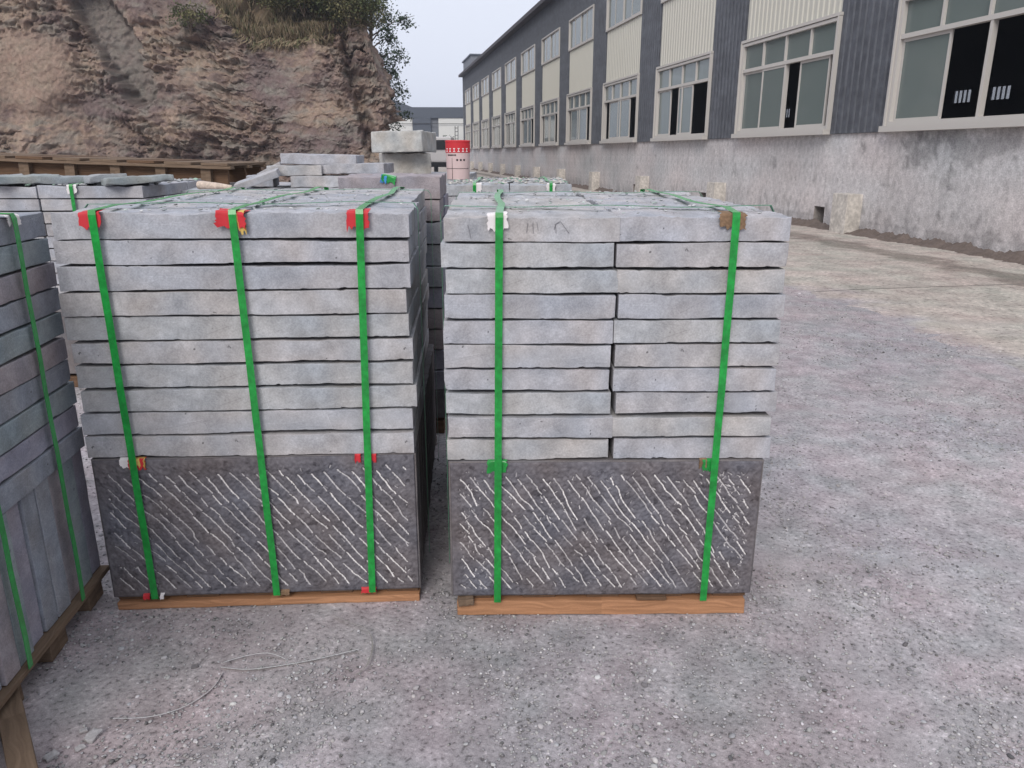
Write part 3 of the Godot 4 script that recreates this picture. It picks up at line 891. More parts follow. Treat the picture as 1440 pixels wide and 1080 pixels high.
func litter() -> void:
	# pale strapping scraps, flat stone chips and the timber batten on the near ground
	var px := func(x: float, y: float) -> Vector3:
		var v := (540.0 - y) / 1080.0
		var s: float = 1.5 / (0.2882 - v * 0.9576)
		return Vector3((x - 720.0) / 1080.0 * s, 0.0, -s * (0.9576 + v * 0.2882))
	var curves := [
		["thin pale strapping scrap curling across the ground left of centre, the longest one", [[160, 1014], [205, 1011], [245, 1003], [275, 987], [300, 968], [313, 948]], 0.008],
		["pale strapping scrap lying almost straight in front of the left bundle", [[312, 940], [350, 943], [400, 937], [450, 928], [505, 917]], 0.014],
		["pale strapping scrap looped above the straight one", [[315, 936], [345, 925], [378, 923], [402, 930]], 0.009],
		["dull wiry scrap hooked in front of the gap between the bundles", [[470, 868], [492, 880], [516, 890], [524, 912], [516, 940], [500, 952]], 0.007]]
	var k := 0
	for cv in curves:
		var c3 := Curve3D.new()
		for q in cv[1]: c3.add_point(px.call(q[0], q[1]) + Vector3(0, 0.009 + 0.004 * sin(q[0]), 0))
		for i in range(1, c3.point_count - 1):
			var d := (c3.get_point_position(i + 1) - c3.get_point_position(i - 1)) * 0.18
			c3.set_point_in(i, -d); c3.set_point_out(i, d)
		var b := Buf.new()
		ribbon(b, Array(c3.tessellate_even_length(5, 0.02)), cv[2], 0.001, Vector3(0.3, 0.5, 0.8))
		tag(put("strap_scrap", b.mesh(M.scrap if k < 3 else std(lin(.32, .31, .28), .7)), self), cv[0], "scrap", "strapping scraps on the ground")
		k += 1
	var chips := [["flat pale stone chip at lower left, largest of the chips there", 131, 1037, .042], ["small pale stone chip just left of and above the largest chip", 118, 1028, .022], ["pale stone chip near the bottom edge beside the timber batten", 72, 1065, .034], ["small flat chip between the largest chip and the bottom edge", 113, 1053, .024], ["dark flat stone chip below the left bundle's pallet, beside the looped scrap", 274, 938, .020], ["dark round stone in front of the gap between the bundles, at the hooked scrap", 494, 958, .016], ["dark stone chip on open ground below the hooked scrap", 487, 1040, .014]]
	for q in chips:
		rng.seed = int(q[1])
		var m := rbox(Vector3(q[3], q[3] * 0.3, q[3] * 0.7), Vector3i(5, 2, 5), M.slabs[1] if q[0].contains("pale") or q[0].contains("flat chip") else M.dark_stone, {"r": q[3] * 0.1, "chip": q[3] * 0.5, "amp": q[3] * 0.12, "off": Vector3(q[1], 0, 0), "freq": 40.0})
		tag(put("stone_chip", m, self, Transform3D(rot(6, rng.randf() * 90, 4), px.call(q[1], q[2]) + Vector3(0, q[3] * 0.13, 0))), q[0], "stone chip", "single stone chips on the near ground")
	var bt := rbox(Vector3(0.62, 0.06, 0.062), Vector3i(20, 3, 3), M.wood_grey, {"r": 0.005, "chip": 0.02, "amp": 0.004, "freq": 5.0})
	var pa: Vector3 = px.call(8, 968)
	var pb: Vector3 = px.call(34, 1085)
	var d := (pb - pa).normalized()
	tag(put("timber_batten", bt, self, Transform3D(Basis(Vector3.UP, atan2(d.x, d.z) + PI / 2), pa + d * 0.24 + Vector3(0, 0.032, 0))), "weathered timber batten lying on the ground in the bottom left corner", "batten")

# ------------------------------------------------------------------ factory hall
func wall_xf() -> Transform3D:
	# local x: out from the wall to the yard, local -z: along the wall away from the camera
	var u := Vector3(-0.1702, 0, -0.9854)
	var q := Vector3(-0.9854, 0, 0.1702)
	return Transform3D(Basis(q, Vector3.UP, q.cross(Vector3.UP)), Vector3(6.25, 0, -17.4))
func ribbed(t0: float, t1: float, y0: float, y1: float, q: float, mat: Material) -> ArrayMesh:
	# profiled sheet standing in the wall frame
	var b := Buf.new()
	var prof := []
	var t := t0
	prof.append(Vector2(t0, 0))
	while t + 0.2 <= t1 + 0.001:
		for e in [[0.06, 0.0], [0.078, 0.022], [0.122, 0.022], [0.14, 0.0], [0.2, 0.0]]: prof.append(Vector2(t + e[0], e[1]))
		t += 0.2
	if t < t1 - 0.001: prof.append(Vector2(t1, 0))
	for k in prof.size() - 1:
		var a: Vector2 = prof[k]
		var c: Vector2 = prof[k + 1]
		b.quad(Vector3(q + c.y, y0, -c.x), Vector3(q + a.y, y0, -a.x), Vector3(q + a.y, y1, -a.x), Vector3(q + c.y, y1, -c.x))
	var mid := (t0 + t1) / 2
	b.box(Vector3(q - 0.032, (y0 + y1) / 2, -mid), Vector3(0.06, y1 - y0, t1 - t0))
	return b.mesh(mat)
func window(parent: Node3D, t0: float, t1: float, y0: float, y1: float, q: float, sashes: Array, transom: float, lights: int) -> void:
	# t1 is the far (left in view) jamb; sashes are intervals as fractions from the far jamb
	var w := Node3D.new()
	w.name = "window"; parent.add_child(w, true)
	var b := Buf.new()
	var fw := 0.065
	var cy := (y0 + y1) / 2
	var ct := -(t0 + t1) / 2
	b.box(Vector3(q, y1 - fw / 2, ct), Vector3(0.14, fw, t1 - t0))
	b.box(Vector3(q, y0 + fw / 2, ct), Vector3(0.14, fw, t1 - t0))
	for t in [t0 + fw / 2, t1 - fw / 2]: b.box(Vector3(q, cy, -t), Vector3(0.14, y1 - y0 - 2 * fw, fw))
	var ty := y0 + (y1 - y0) * transom
	if transom < 1.0:
		b.box(Vector3(q, ty, ct), Vector3(0.11, 0.075, t1 - t0 - 2 * fw))
		for k in range(1, lights): b.box(Vector3(q, (ty + 0.0375 + y1 - fw) / 2, -(t1 - (t1 - t0) * k / lights)), Vector3(0.08, y1 - fw - ty - 0.0375, 0.05))
		b.box(Vector3(q, (y0 + fw + ty - 0.0375) / 2, -(t1 - (t1 - t0) * 0.52)), Vector3(0.09, ty - 0.0375 - y0 - fw, 0.06))
	put("frame", b.mesh(M.trim), w)
	var W := t1 - t0
	if transom < 1.0:
		for k in lights:
			var a: float = t1 - W * k / lights - (fw if k == 0 else 0.025)
			var e: float = t1 - W * (k + 1) / lights + (fw if k == lights - 1 else 0.025)
			var pb := Buf.new()
			pb.box(Vector3(q - 0.012, (ty + 0.0375 + y1 - fw) / 2, -(a + e) / 2), Vector3(0.006, y1 - fw - ty - 0.0375, a - e))
			put("pane", pb.mesh(M.glass), w)
	var ybot := y0 + fw
	var ytop := ty - 0.0375 if transom < 1.0 else y1 - fw
	var k2 := 0
	for s in sashes:
		var a: float = t1 - fw - (W - 2 * fw) * s[0]
		var e: float = t1 - fw - (W - 2 * fw) * s[1]
		var z := q + (0.018 if k2 % 2 else -0.018)
		var sf := Buf.new()
		for t in [a - 0.025, e + 0.025]: sf.box(Vector3(z, (ybot + ytop) / 2, -t), Vector3(0.032, ytop - ybot - 0.002, 0.05))
		for y in [ybot + 0.026, ytop - 0.026]: sf.box(Vector3(z, y, -(a + e) / 2), Vector3(0.032, 0.05, a - e - 0.1))
		put("sash", sf.mesh(M.trim), w)
		var pb := Buf.new()
		pb.box(Vector3(z, (ybot + ytop) / 2, -(a + e) / 2), Vector3(0.006, ytop - ybot - 0.1, a - e - 0.1))
		put("pane", pb.mesh(M.glass), w)
		k2 += 1
func build_factory() -> void:
	var f := thing("factory_hall", "long two-storey factory hall with dark cladding, cream panels and a stained plaster base", "building")
	f.transform = wall_xf()
	var T0 := -21.0
	Buf.mirror = true
	var T1 := 65.2
	var depth := 26.0
	var pl := 1.86
	# plaster base, with drain openings; vertex colours carry the stains
	var st := noise(101, 0.5, 4)
	var sp := noise(102, 1.3, 4)
	var run := noise(103, 3.0, 3)
	var hue := noise(104, 0.3, 2)
	var col := func(t: float, y: float) -> Color:
		var g := 0.54 + st.get_noise_2d(t * 0.6, y * 1.0) * 0.10 + sp.get_noise_2d(t * 2.0, y * 2.0) * 0.025
		var streak := run.get_noise_2d(t * 2.2, y * 0.25)
		if streak > 0.15: g -= (streak - 0.15) * 0.22
		# mould patches hanging under the sills, with their own outline
		var mould: float = sp.get_noise_2d(t * 0.7 + 50.0, y * 0.9) + 0.3 * run.get_noise_2d(t * 2.0, y * 2.0) + (0.40 * smoothstep(1.05, 1.5, y) if (t < -2.9 and t > -6.0) else -0.16)
		if y > 0.9 and mould > 0.22: g -= 0.17 * smoothstep(0.22, 0.5, mould)
		# splashed dirt at the foot
		var foot: float = run.get_noise_2d(t * 1.5, y * 1.5) * 0.35 + sp.get_noise_2d(t * 2.5 + 9.0, y * 2.0) * 0.4 + (0.30 if y < 0.28 else (0.05 if y < 0.6 else -0.35))
		if foot > 0.08: g -= 0.14 * smoothstep(0.08, 0.35, foot)
		g = max(g, 0.12)
		var h := hue.get_noise_2d(t, y * 2.0)
		return Color(g * (1.01 + h * 0.06), g * 0.965, g * (0.965 - h * 0.02))
	var wb := Buf.new()
	wb.colored = true
	var skin := func(ta: float, tb: float, ya: float, yb: float, step: float) -> void:
		var nu := int(max(2, (tb - ta) / step + 1))
		var nv := int(max(2, (yb - ya) / step + 1))
		var pts := PackedVector3Array()
		var cs := PackedColorArray()
		for j in nv:
			for i in nu:
				var t: float = lerp(ta, tb, float(i) / (nu - 1))
				var y: float = lerp(ya, yb, float(j) / (nv - 1))
				pts.append(Vector3(0.012 * st.get_noise_2d(t * 3.0, y * 3.0), y, -t))
				cs.append(col.call(t, y))
		wb.grid(nu, nv, pts, cs, true)
	var holes := []
	for k in range(-3, 11): holes.append(-1.0 + 6.0 * k)
	var hw := 0.20
	var hh := 0.43
	skin.call(T0, 12.0, hh, pl, 0.045)
	skin.call(12.0, T1, hh, pl, 0.16)
	var prev := T0
	for h in holes + [T1 + hw]:
		skin.call(prev, h - hw, 0.0, hh, 0.045 if h < 14.0 else 0.16)
		prev = h + hw
	var gcol := Color(.30, .27, .25)
	for h in holes:   # reveals and dark back of each drain
		wb.quad(Vector3(0, hh, -(h - hw)), Vector3(-0.5, hh, -(h - hw)), Vector3(-0.5, hh, -(h + hw)), Vector3(0, hh, -(h + hw)), gcol)
		for s in [-1.0, 1.0]: wb.quad(Vector3(0, 0, -(h + s * hw)), Vector3(-0.5, 0, -(h + s * hw)), Vector3(-0.5, hh, -(h + s * hw)), Vector3(0, hh, -(h + s * hw)), gcol)
		wb.quad(Vector3(-0.5, 0, -(h - hw)), Vector3(-0.5, 0, -(h + hw)), Vector3(-0.5, hh, -(h + hw)), Vector3(-0.5, hh, -(h - hw)), gcol)
	wb.quad(Vector3(0, pl, -T0), Vector3(0, pl, -T1), Vector3(-0.34, pl, -T1), Vector3(-0.34, pl, -T0), Color(.4, .38, .37))
	wb.quad(Vector3(-0.34, hh + 0.02, -T0), Vector3(-0.34, pl, -T0), Vector3(-0.34, pl, -T1), Vector3(-0.34, hh + 0.02, -T1), Color(.3, .3, .3))
	put("plaster_base", wb.mesh(M.plaster), f)
	# sashes per bay k, fractions from the far jamb
	var layout := {
		-2: [[0, .27], [.25, .52], [.74, 1.0]],
		-1: [[0, .30], [.86, 1.0]],
		0: [[0, .27], [.25, .52], [.66, .95]],
		1: [[0, .27], [.45, .72]],
		2: [[.14, .46], [.44, .80]],
		3: [[.10, .45], [.43, .84]],
		4: [[.13, .46], [.44, .82]],
		5: [[.12, .5], [.48, .78]],
		6: [[0, .22], [.40, .70], [.68, 1.0]],
		7: [[.1, .4], [.38, .7], [.68, .9]],
		8: [[0, .26], [.34, .7], [.68, 1.0]],
		9: [[0, .26], [.25, .5], [.5, .75], [.74, 1.0]],
		10: [[0, .26], [.25, .5], [.5, .75], [.74, 1.0]]}
	for k in range(-3, 11):
		var wa := -1.1 + 6.0 * k
		var wz := 3.0 + 6.0 * k
		var qf := 0.05
		put("dark_panel", ribbed(wz, wz + 1.9, pl + 0.004, 7.25, qf, M.dark_clad), f)
		put("dark_panel", ribbed(wz - 4.1, wz + 1.9, 7.252, 8.7, qf, M.dark_clad), f)
		put("cream_panel", ribbed(wa + 0.03, wz - 0.03, 4.04, 5.93, qf - 0.02, M.cream_clad), f)
		var lay: Array = layout.get(k, layout[9])
		window(f, wa, wz, 1.96, 4.03, qf - 0.02, lay, 0.70, 4)
		window(f, wa, wz, 5.94, 7.24, qf - 0.02, [[0, .26], [.25, .505], [.495, .75], [.74, 1.0]], 1.0, 4)
		var b := Buf.new()
		b.box(Vector3(0.075, 1.905, -(wa + wz) / 2), Vector3(0.26, 0.1, wz - wa + 0.1))
		put("sill", b.mesh(M.trim), f)
		b = Buf.new()
		for t in [wa - 0.03, wz + 0.03]: b.box(Vector3(0.082, 2.99, -t), Vector3(0.10, 2.10, 0.05))
		b.box(Vector3(0.082, 4.075, -(wa + wz) / 2), Vector3(0.08, 0.06, wz - wa + 0.13))
		put("window_trim", b.mesh(M.trim), f)
		put("pier_stub", rbox(Vector3(0.34, 0.75, 0.50), Vector3i(6, 8, 6), M.pier, {"r": 0.012, "chip": 0.05, "amp": 0.010, "off": Vector3(k * 7, 0, 0), "freq": 5.0}), f, at(0.15, 0.375, -2.2 + 6.0 * k))
	put("dark_panel", ribbed(T0, -19.1, pl + 0.004, 8.7, 0.05, M.dark_clad), f)
	put("dark_panel", ribbed(64.9, T1, 7.252, 8.7, 0.05, M.dark_clad), f)
	# roof, ends, back wall with a band of windows, floor
	var L := T1 - T0
	var tm := -(T0 + T1) / 2
	var b := Buf.new()
	b.box(Vector3(0.22, 8.78, tm), Vector3(0.46, 0.20, L + 0.4))
	put("eave", b.mesh(M.eave), f)
	b = Buf.new()
	var ang := atan2(1.6, depth / 2)
	b.box(Vector3(-depth / 4 + 0.1, 8.80 + 0.8, tm), Vector3(depth / 2 / cos(ang) + 0.3, 0.12, L + 0.3), Basis(Vector3.BACK, -ang))
	b.box(Vector3(-depth * 0.75 - 0.1, 8.80 + 0.8, tm), Vector3(depth / 2 / cos(ang) + 0.3, 0.12, L + 0.3), Basis(Vector3.BACK, ang))
	put("roof", b.mesh(M.far_grey), f)
	for e in [T0 - 0.1, T1 + 0.06]:
		b = Buf.new()
		b.box(Vector3(-depth / 2, 4.36, -e), Vector3(depth + 0.1, 8.72, 0.12))
		b.box(Vector3(-depth / 2, 9.2, -e), Vector3(depth * 0.62, 0.96, 0.12))
		put("end_wall", b.mesh(M.far_grey), f)
	b = Buf.new()
	b.box(Vector3(-depth, 2.2, tm), Vector3(0.15, 4.4, L))
	b.box(Vector3(-depth, 6.9, tm), Vector3(0.15, 3.6, L))
	for k in range(-7, 23): b.box(Vector3(-depth, 4.75, -(2.35 + 3.0 * k)), Vector3(0.15, 0.7, 1.5))
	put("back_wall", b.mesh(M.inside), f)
	for k in range(-6, 22):
		var w := Node3D.new()
		w.name = "window"; f.add_child(w, true)
		var fb := Buf.new()
		for q in 5: fb.box(Vector3(-depth, 4.75, -(0.13 + 3.0 * k + q * 0.36)), Vector3(0.08, 0.7, 0.06))
		put("frame", fb.mesh(M.far_grey), w)
		for q in 4:
			fb = Buf.new()
			fb.box(Vector3(-depth, 4.75, -(0.13 + 3.0 * k + (q + 0.5) * 0.36)), Vector3(0.01, 0.7, 0.30))
			put("pane", fb.mesh(M.glass_clear), w)
	b = Buf.new()
	b.box(Vector3(-depth / 2 - 0.3, 0.02, tm), Vector3(depth - 0.7, 0.06, L))
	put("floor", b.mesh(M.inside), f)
	for k in range(-3, 11):
		b = Buf.new()
		b.box(Vector3(-0.55, 4.3, -(4.0 + 6.0 * k)), Vector3(0.3, 8.6, 0.25))
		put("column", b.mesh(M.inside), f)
	Buf.mirror = false
	# far buildings
	var far := thing("far_hall", "distant hall with dark grey top band over white walls at the yard's end", "building", Vector3(-9.0, 0, -112.0), deg_to_rad(2))
	b = Buf.new()
	b.box(Vector3(0, 6.8, 0), Vector3(44, 1.4, 0.3))
	put("dark_band", b.mesh(M.far_dark), far)
	for a in [[-18.0, 7.0], [-9.7, 8.0], [4.0, 12.4], [15.5, 10.0]]:
		b = Buf.new()
		b.box(Vector3(a[0] + 1.0, 3.04, -0.05), Vector3(a[1] - 0.1, 6.08, 0.2))
		put("white_panel", b.mesh(M.far_white), far)
	for a in [-14.6, -3.65]:
		b = Buf.new()
		b.box(Vector3(a + 0.2, 3.04, 0.05), Vector3(2.5, 6.08, 0.25))
		put("dark_pier", b.mesh(M.far_dark), far)
	b = Buf.new()
	b.box(Vector3(0, 3.7, -10.3), Vector3(44, 7.4, 20))
	put("body", b.mesh(M.far_grey), far)
	b = Buf.new()
	for s in [-1.0, 1.0]:
		b.quad(Vector3(-26, 7.5, 0.16 * s), Vector3(-4.7, 7.5, 0.16 * s), Vector3(-14.0, 11.1, 0.16 * s), Vector3(-26, 11.1, 0.16 * s))
	put("gable", b.mesh(M.far_dark), far)
	b = Buf.new()
	b.box(Vector3(4.0, 5.35, 0.3), Vector3(22, 0.06, 0.06))
	put("cable", b.mesh(M.black), far)
	var tw := thing("grey_annex", "plain grey box rising behind the far end of the long hall's roof", "building", Vector3(-1.0, 0, -93.0), deg_to_rad(9.8))
	put("body", rbox(Vector3(7.2, 11.9, 8.0), Vector3i(2, 2, 2), M.far_grey, {"r": 0.05, "amp": 0.0}), tw, at(0, 5.95, -4.0))
	b = Buf.new()
	b.box(Vector3(0, 11.98, -4.0), Vector3(7.5, 0.15, 8.3))
	put("roof_trim", b.mesh(M.far_dark), tw)
	# ladder against the far hall
	var ld := thing("ladder", "dark ladder standing against the white wall of the distant hall", "ladder", Vector3(-7.55, 0, -109.0))
	for s in [-0.2, 0.2]:
		b = Buf.new()
		b.bar(Vector3(s, 0, 0), Vector3(s, 5.0, -1.2), 0.09, 0.09, Vector3.BACK)
		put("rail", b.mesh(M.black), ld)
	for k in 10:
		b = Buf.new()
		b.box(Vector3(0, 0.5 + k * 0.47, -0.12 - k * 0.113), Vector3(0.4, 0.07, 0.07))
		put("rung", b.mesh(M.black), ld)
	truck()
func truck() -> void:
	var t := thing("truck", "small white truck parked far back between the pale blocks and the bucket", "truck", Vector3(-5.25, 0, -57.0), deg_to_rad(-4))
	put("cab", rbox(Vector3(1.9, 1.75, 1.6), Vector3i(4, 4, 4), M.paint_white, {"r": 0.12, "chip": 0.0, "amp": 0.0}), t, at(0, 1.72, -0.8))
	put("windscreen", rbox(Vector3(1.65, 0.72, 0.06), Vector3i(2, 2, 1), M.black, {"r": 0.02, "chip": 0.0, "amp": 0.0}), t, at(0, 2.08, 0.0, rot(-6, 0, 0)))
	put("cargo_box", rbox(Vector3(2.0, 1.3, 3.6), Vector3i(2, 2, 2), M.far_white, {"r": 0.03, "chip": 0.0, "amp": 0.0}), t, at(0, 1.6, -3.5))
	put("bumper", rbox(Vector3(1.9, 0.3, 0.2), Vector3i(2, 1, 1), M.black, {"r": 0.04, "chip": 0.0, "amp": 0.0}), t, at(0, 0.68, 0.02))
	put("chassis", rbox(Vector3(0.9, 0.25, 5.0), Vector3i(1, 1, 1), M.black, {"r": 0.02, "chip": 0.0, "amp": 0.0}), t, at(0, 0.8, -2.7))
	for x in [-0.85, 0.85]:
		for z in [-0.75, -4.1]:
			var b := Buf.new()
			b.tube([Vector3(x - 0.11, 0.38, z), Vector3(x + 0.11, 0.38, z)], [0.38, 0.38], 16)
			put("wheel", b.mesh(M.black), t)
		put("headlight", rbox(Vector3(0.3, 0.18, 0.06), Vector3i(1, 1, 1), M.far_white, {"r": 0.02, "chip": 0.0, "amp": 0.0}), t, at(x * 0.8, 1.05, 0.02))

# ------------------------------------------------------------------ quarry face and plants
func crest(x: float) -> float:
	var c := 9.5
	c = lerp(c, 5.0, smoothstep(-11.5, -8.0, x))
	c = lerp(c, 5.6, smoothstep(-6.2, -4.6, x))
	return c + 0.25 * nc.get_noise_1d(x * 2.0)
func build_cliff() -> void:
	var path := Curve3D.new()
	for q in [[-44, -14], [-30, -20], [-18, -24.2], [-12, -25.2], [-8, -25.0], [-5.2, -25.0], [-3.95, -25.3], [-3.75, -26.2], [-4.6, -29], [-7.5, -36], [-14, -50], [-30, -75]]:
		path.add_point(Vector3(q[0], 0, q[1]))
	var total := path.get_baked_length()
	var us := PackedFloat32Array()
	# finer where the camera looks
	var u := 0.0
	while u < total:
		us.append(u)
		var p := path.sample_baked(u)
		u += 0.034 if (p.x > -17.5 and p.z > -27.5) else (0.3 if p.x > -25 and p.z > -34 else 0.9)
	us.append(total)
	var nv := 270
	var warp := noise(121, 0.12, 3)
	var large := noise(122, 0.16, 3)
	var bed := noise(123, 1.0, 4)
	var mask := noise(124, 0.30, 3)
	var blk := noise(125, 0.55, 2, FastNoiseLite.TYPE_CELLULAR)
	blk.cellular_return_type = FastNoiseLite.RETURN_CELL_VALUE
	blk.cellular_jitter = 0.8
	var crk := noise(135, 0.55, 1, FastNoiseLite.TYPE_CELLULAR)
	crk.cellular_return_type = FastNoiseLite.RETURN_DISTANCE2_SUB
	var finen := noise(126, 3.2, 4)
	var tone := noise(127, 0.28, 4)
	var tone2 := noise(128, 1.1, 3)
	var pts := PackedVector3Array()
	var cols := PackedColorArray()
	for j in nv:
		var f := float(j) / (nv - 1)
		for uu in us:
			var p := path.sample_baked(uu)
			var tg := (path.sample_baked(min(uu + 0.4, total)) - path.sample_baked(max(uu - 0.4, 0.0))).normalized()
			var out := Vector3(-tg.z, 0, tg.x)    # towards the yard
			var top := crest(p.x)
			var over: float = max(0.0, f - 0.9) / 0.1
			var h: float = top * min(1.0, f / 0.9)
			var s := h + warp.get_noise_2d(uu, h * 0.5) * 0.7 + uu * 0.02
			var smooth_panel: float = smoothstep(0.0, 0.5, 1.0 - Vector2((p.x + 14.7) / 1.9, (h - 3.9) / 1.5).length()) * smoothstep(2.45, 2.75, h + 0.15 * finen.get_noise_1d(uu))
			var mk: float = clamp(0.5 + mask.get_noise_2d(uu, h) * 1.3, 0.12, 1.0) * (1.0 - 0.85 * smooth_panel)
			var bd := bed.get_noise_2d(uu * 0.22, s * 2.2) * 0.30 + bed.get_noise_2d(uu * 0.6 + 60.0, s * 5.0) * 0.16
			bd = floorf(bd * 8.0) / 8.0 * 0.8 + bd * 0.2
			var wu := uu + 0.35 * finen.get_noise_2d(uu * 0.4, h * 0.4)
			var wh := s * 1.7 + 0.3 * finen.get_noise_2d(uu * 0.5 + 30.0, h * 0.5)
			var blocky := blk.get_noise_2d(wu * 1.1, wh) * 0.34 + blk.get_noise_2d(wu * 2.9 + 40.0, wh * 2.6) * 0.20 + blk.get_noise_2d(wu * 6.5 + 80.0, wh * 6.0) * 0.09
			blocky -= 0.16 * (1.0 - smoothstep(-1.0, -0.86, crk.get_noise_2d(wu * 1.1, wh * 0.9))) + 0.07 * (1.0 - smoothstep(-1.0, -0.82, crk.get_noise_2d(wu * 3.0, wh * 3.0)))
			var dsp := large.get_noise_2d(uu, h * 0.8) * 0.9 + bd * mk * 1.05 + blocky * mk + finen.get_noise_2d(uu * 1.4, h * 1.6) * 0.11 * (0.35 + 0.65 * mk)
			# smooth grey chute at the left and the dark cleft at the right
			var ax := Vector2(-12.9, 6.0)
			var bx := Vector2(-11.5, 3.4)
			var pp := Vector2(p.x, h)
			var tt: float = clamp((pp - ax).dot(bx - ax) / (bx - ax).length_squared(), 0.0, 1.0)
			var dc := pp.distance_to(ax.lerp(bx, tt))
			var chute: float = 1.0 - smoothstep(0.40, 0.62, dc + 0.1 * finen.get_noise_2d(uu, h))
			dsp = lerp(dsp, -0.75 + 0.12 * finen.get_noise_2d(uu, h), chute)
			dsp += 0.35 * smooth_panel
			ax = Vector2(-5.15, 5.3); bx = Vector2(-4.35, 1.6)
			tt = clamp((pp - ax).dot(bx - ax) / (bx - ax).length_squared(), 0.0, 1.0)
			var cleft: float = 1.0 - smoothstep(0.06, 0.30, pp.distance_to(ax.lerp(bx, tt)) + 0.12 * finen.get_noise_2d(uu * 0.6, h * 0.6))
			if p.z > -26.5: dsp -= (0.55 + 0.3 * finen.get_noise_2d(uu, h * 0.7)) * cleft
			var batter: float = 0.12 * h + 0.12 * max(0.0, h - 4.0)
			# talus at the foot
			var foot: float = max(0.0, 1.2 - h)
			var w: Vector3 = p + out * (dsp - batter + foot * 0.8)
			w.y = h + finen.get_noise_2d(uu + 90.0, h) * 0.08
			if over > 0.0: w += -out * over * 12.0 + Vector3(0, over * 6.5 + 0.5 * large.get_noise_2d(uu * 2.0, over * 9.0), 0)
			if j == 0: w.y = -0.3
			pts.append(w)
			# rock colours by bed and patch
			var c := Color(.275, .205, .170)
			var q := tone.get_noise_2d(uu * 1.0, s * 1.5)
			if q > 0.0: c = c.lerp(Color(.36, .275, .215), min(1.0, q * 2.6))
			else: c = c.lerp(Color(.205, .160, .150), min(1.0, -q * 3.0))
			var q2 := tone2.get_noise_2d(uu * 0.9, s * 2.4)
			c = c.lerp(Color(.26, .235, .205), clamp(q2 * 1.8, 0.0, 0.7))
			if q2 < -0.2: c = c.lerp(Color(.165, .122, .116), min(0.7, (-q2 - 0.2) * 3.0))
			c = c.lerp(Color(.34, .255, .20), smooth_panel * 0.8)
			c = c.lerp(Color(.235, .21, .19), chute * 0.9)
			if over > 0.0: c = c.lerp(Color(.26, .20, .13), 0.8)
			cols.append(c * (1.0 + finen.get_noise_2d(uu * 2.0, h * 3.0) * 0.25))
	var b := Buf.new()
	b.colored = true
	b.grid(us.size(), nv, pts, cols)
	setting(put("cliff", b.mesh(M.cliff), self))
	cliff_plants(pts, us.size(), nv)
func leaf_mesh(wid: float) -> ArrayMesh:
	var b := Buf.new()
	b.colored = true
	b.quad(Vector3(0, 0, 0), Vector3(wid, 0.4, 0.05), Vector3(0, 1, 0), Vector3(-wid, 0.4, 0.05))
	return b.mesh(M.leaf)
func crown(parent: Node, list: Array) -> void:
	# leaf by leaf, one mesh
	var b := Buf.new()
	b.colored = true
	for q in list:
		var x: Transform3D = q[0]
		b.quad(x.origin, x * Vector3(0.28, 0.4, 0.05), x * Vector3(0, 1, 0), x * Vector3(-0.28, 0.4, 0.05), q[1])
	put("crown", b.mesh(M.leaf), parent)
func scatter(parent: Node, called: String, m: Mesh, list: Array) -> MultiMeshInstance3D:
	var mm := MultiMesh.new()
	mm.transform_format = MultiMesh.TRANSFORM_3D
	mm.use_colors = true
	mm.mesh = m
	mm.instance_count = list.size()
	for k in list.size():
		mm.set_instance_transform(k, list[k][0]); mm.set_instance_color(k, list[k][1])
	var o := MultiMeshInstance3D.new()
	o.multimesh = mm
	o.name = numbered(called) if parent == self else called
	parent.add_child(o, true)
	return o
func leaves(list: Array, c: Vector3, r: Vector3, num: int, size: float, tone: Color) -> void:
	for k in num:
		var d := Vector3(rng.randfn(), rng.randfn(), rng.randfn()) * 0.5
		var b := rot(rng.randf() * 360, rng.randf() * 360, rng.randf() * 360) * Basis.from_scale(Vector3.ONE * size * rng.randf_range(0.6, 1.3))
		list.append([Transform3D(b, c + d * r), tone * rng.randf_range(0.6, 1.4)])
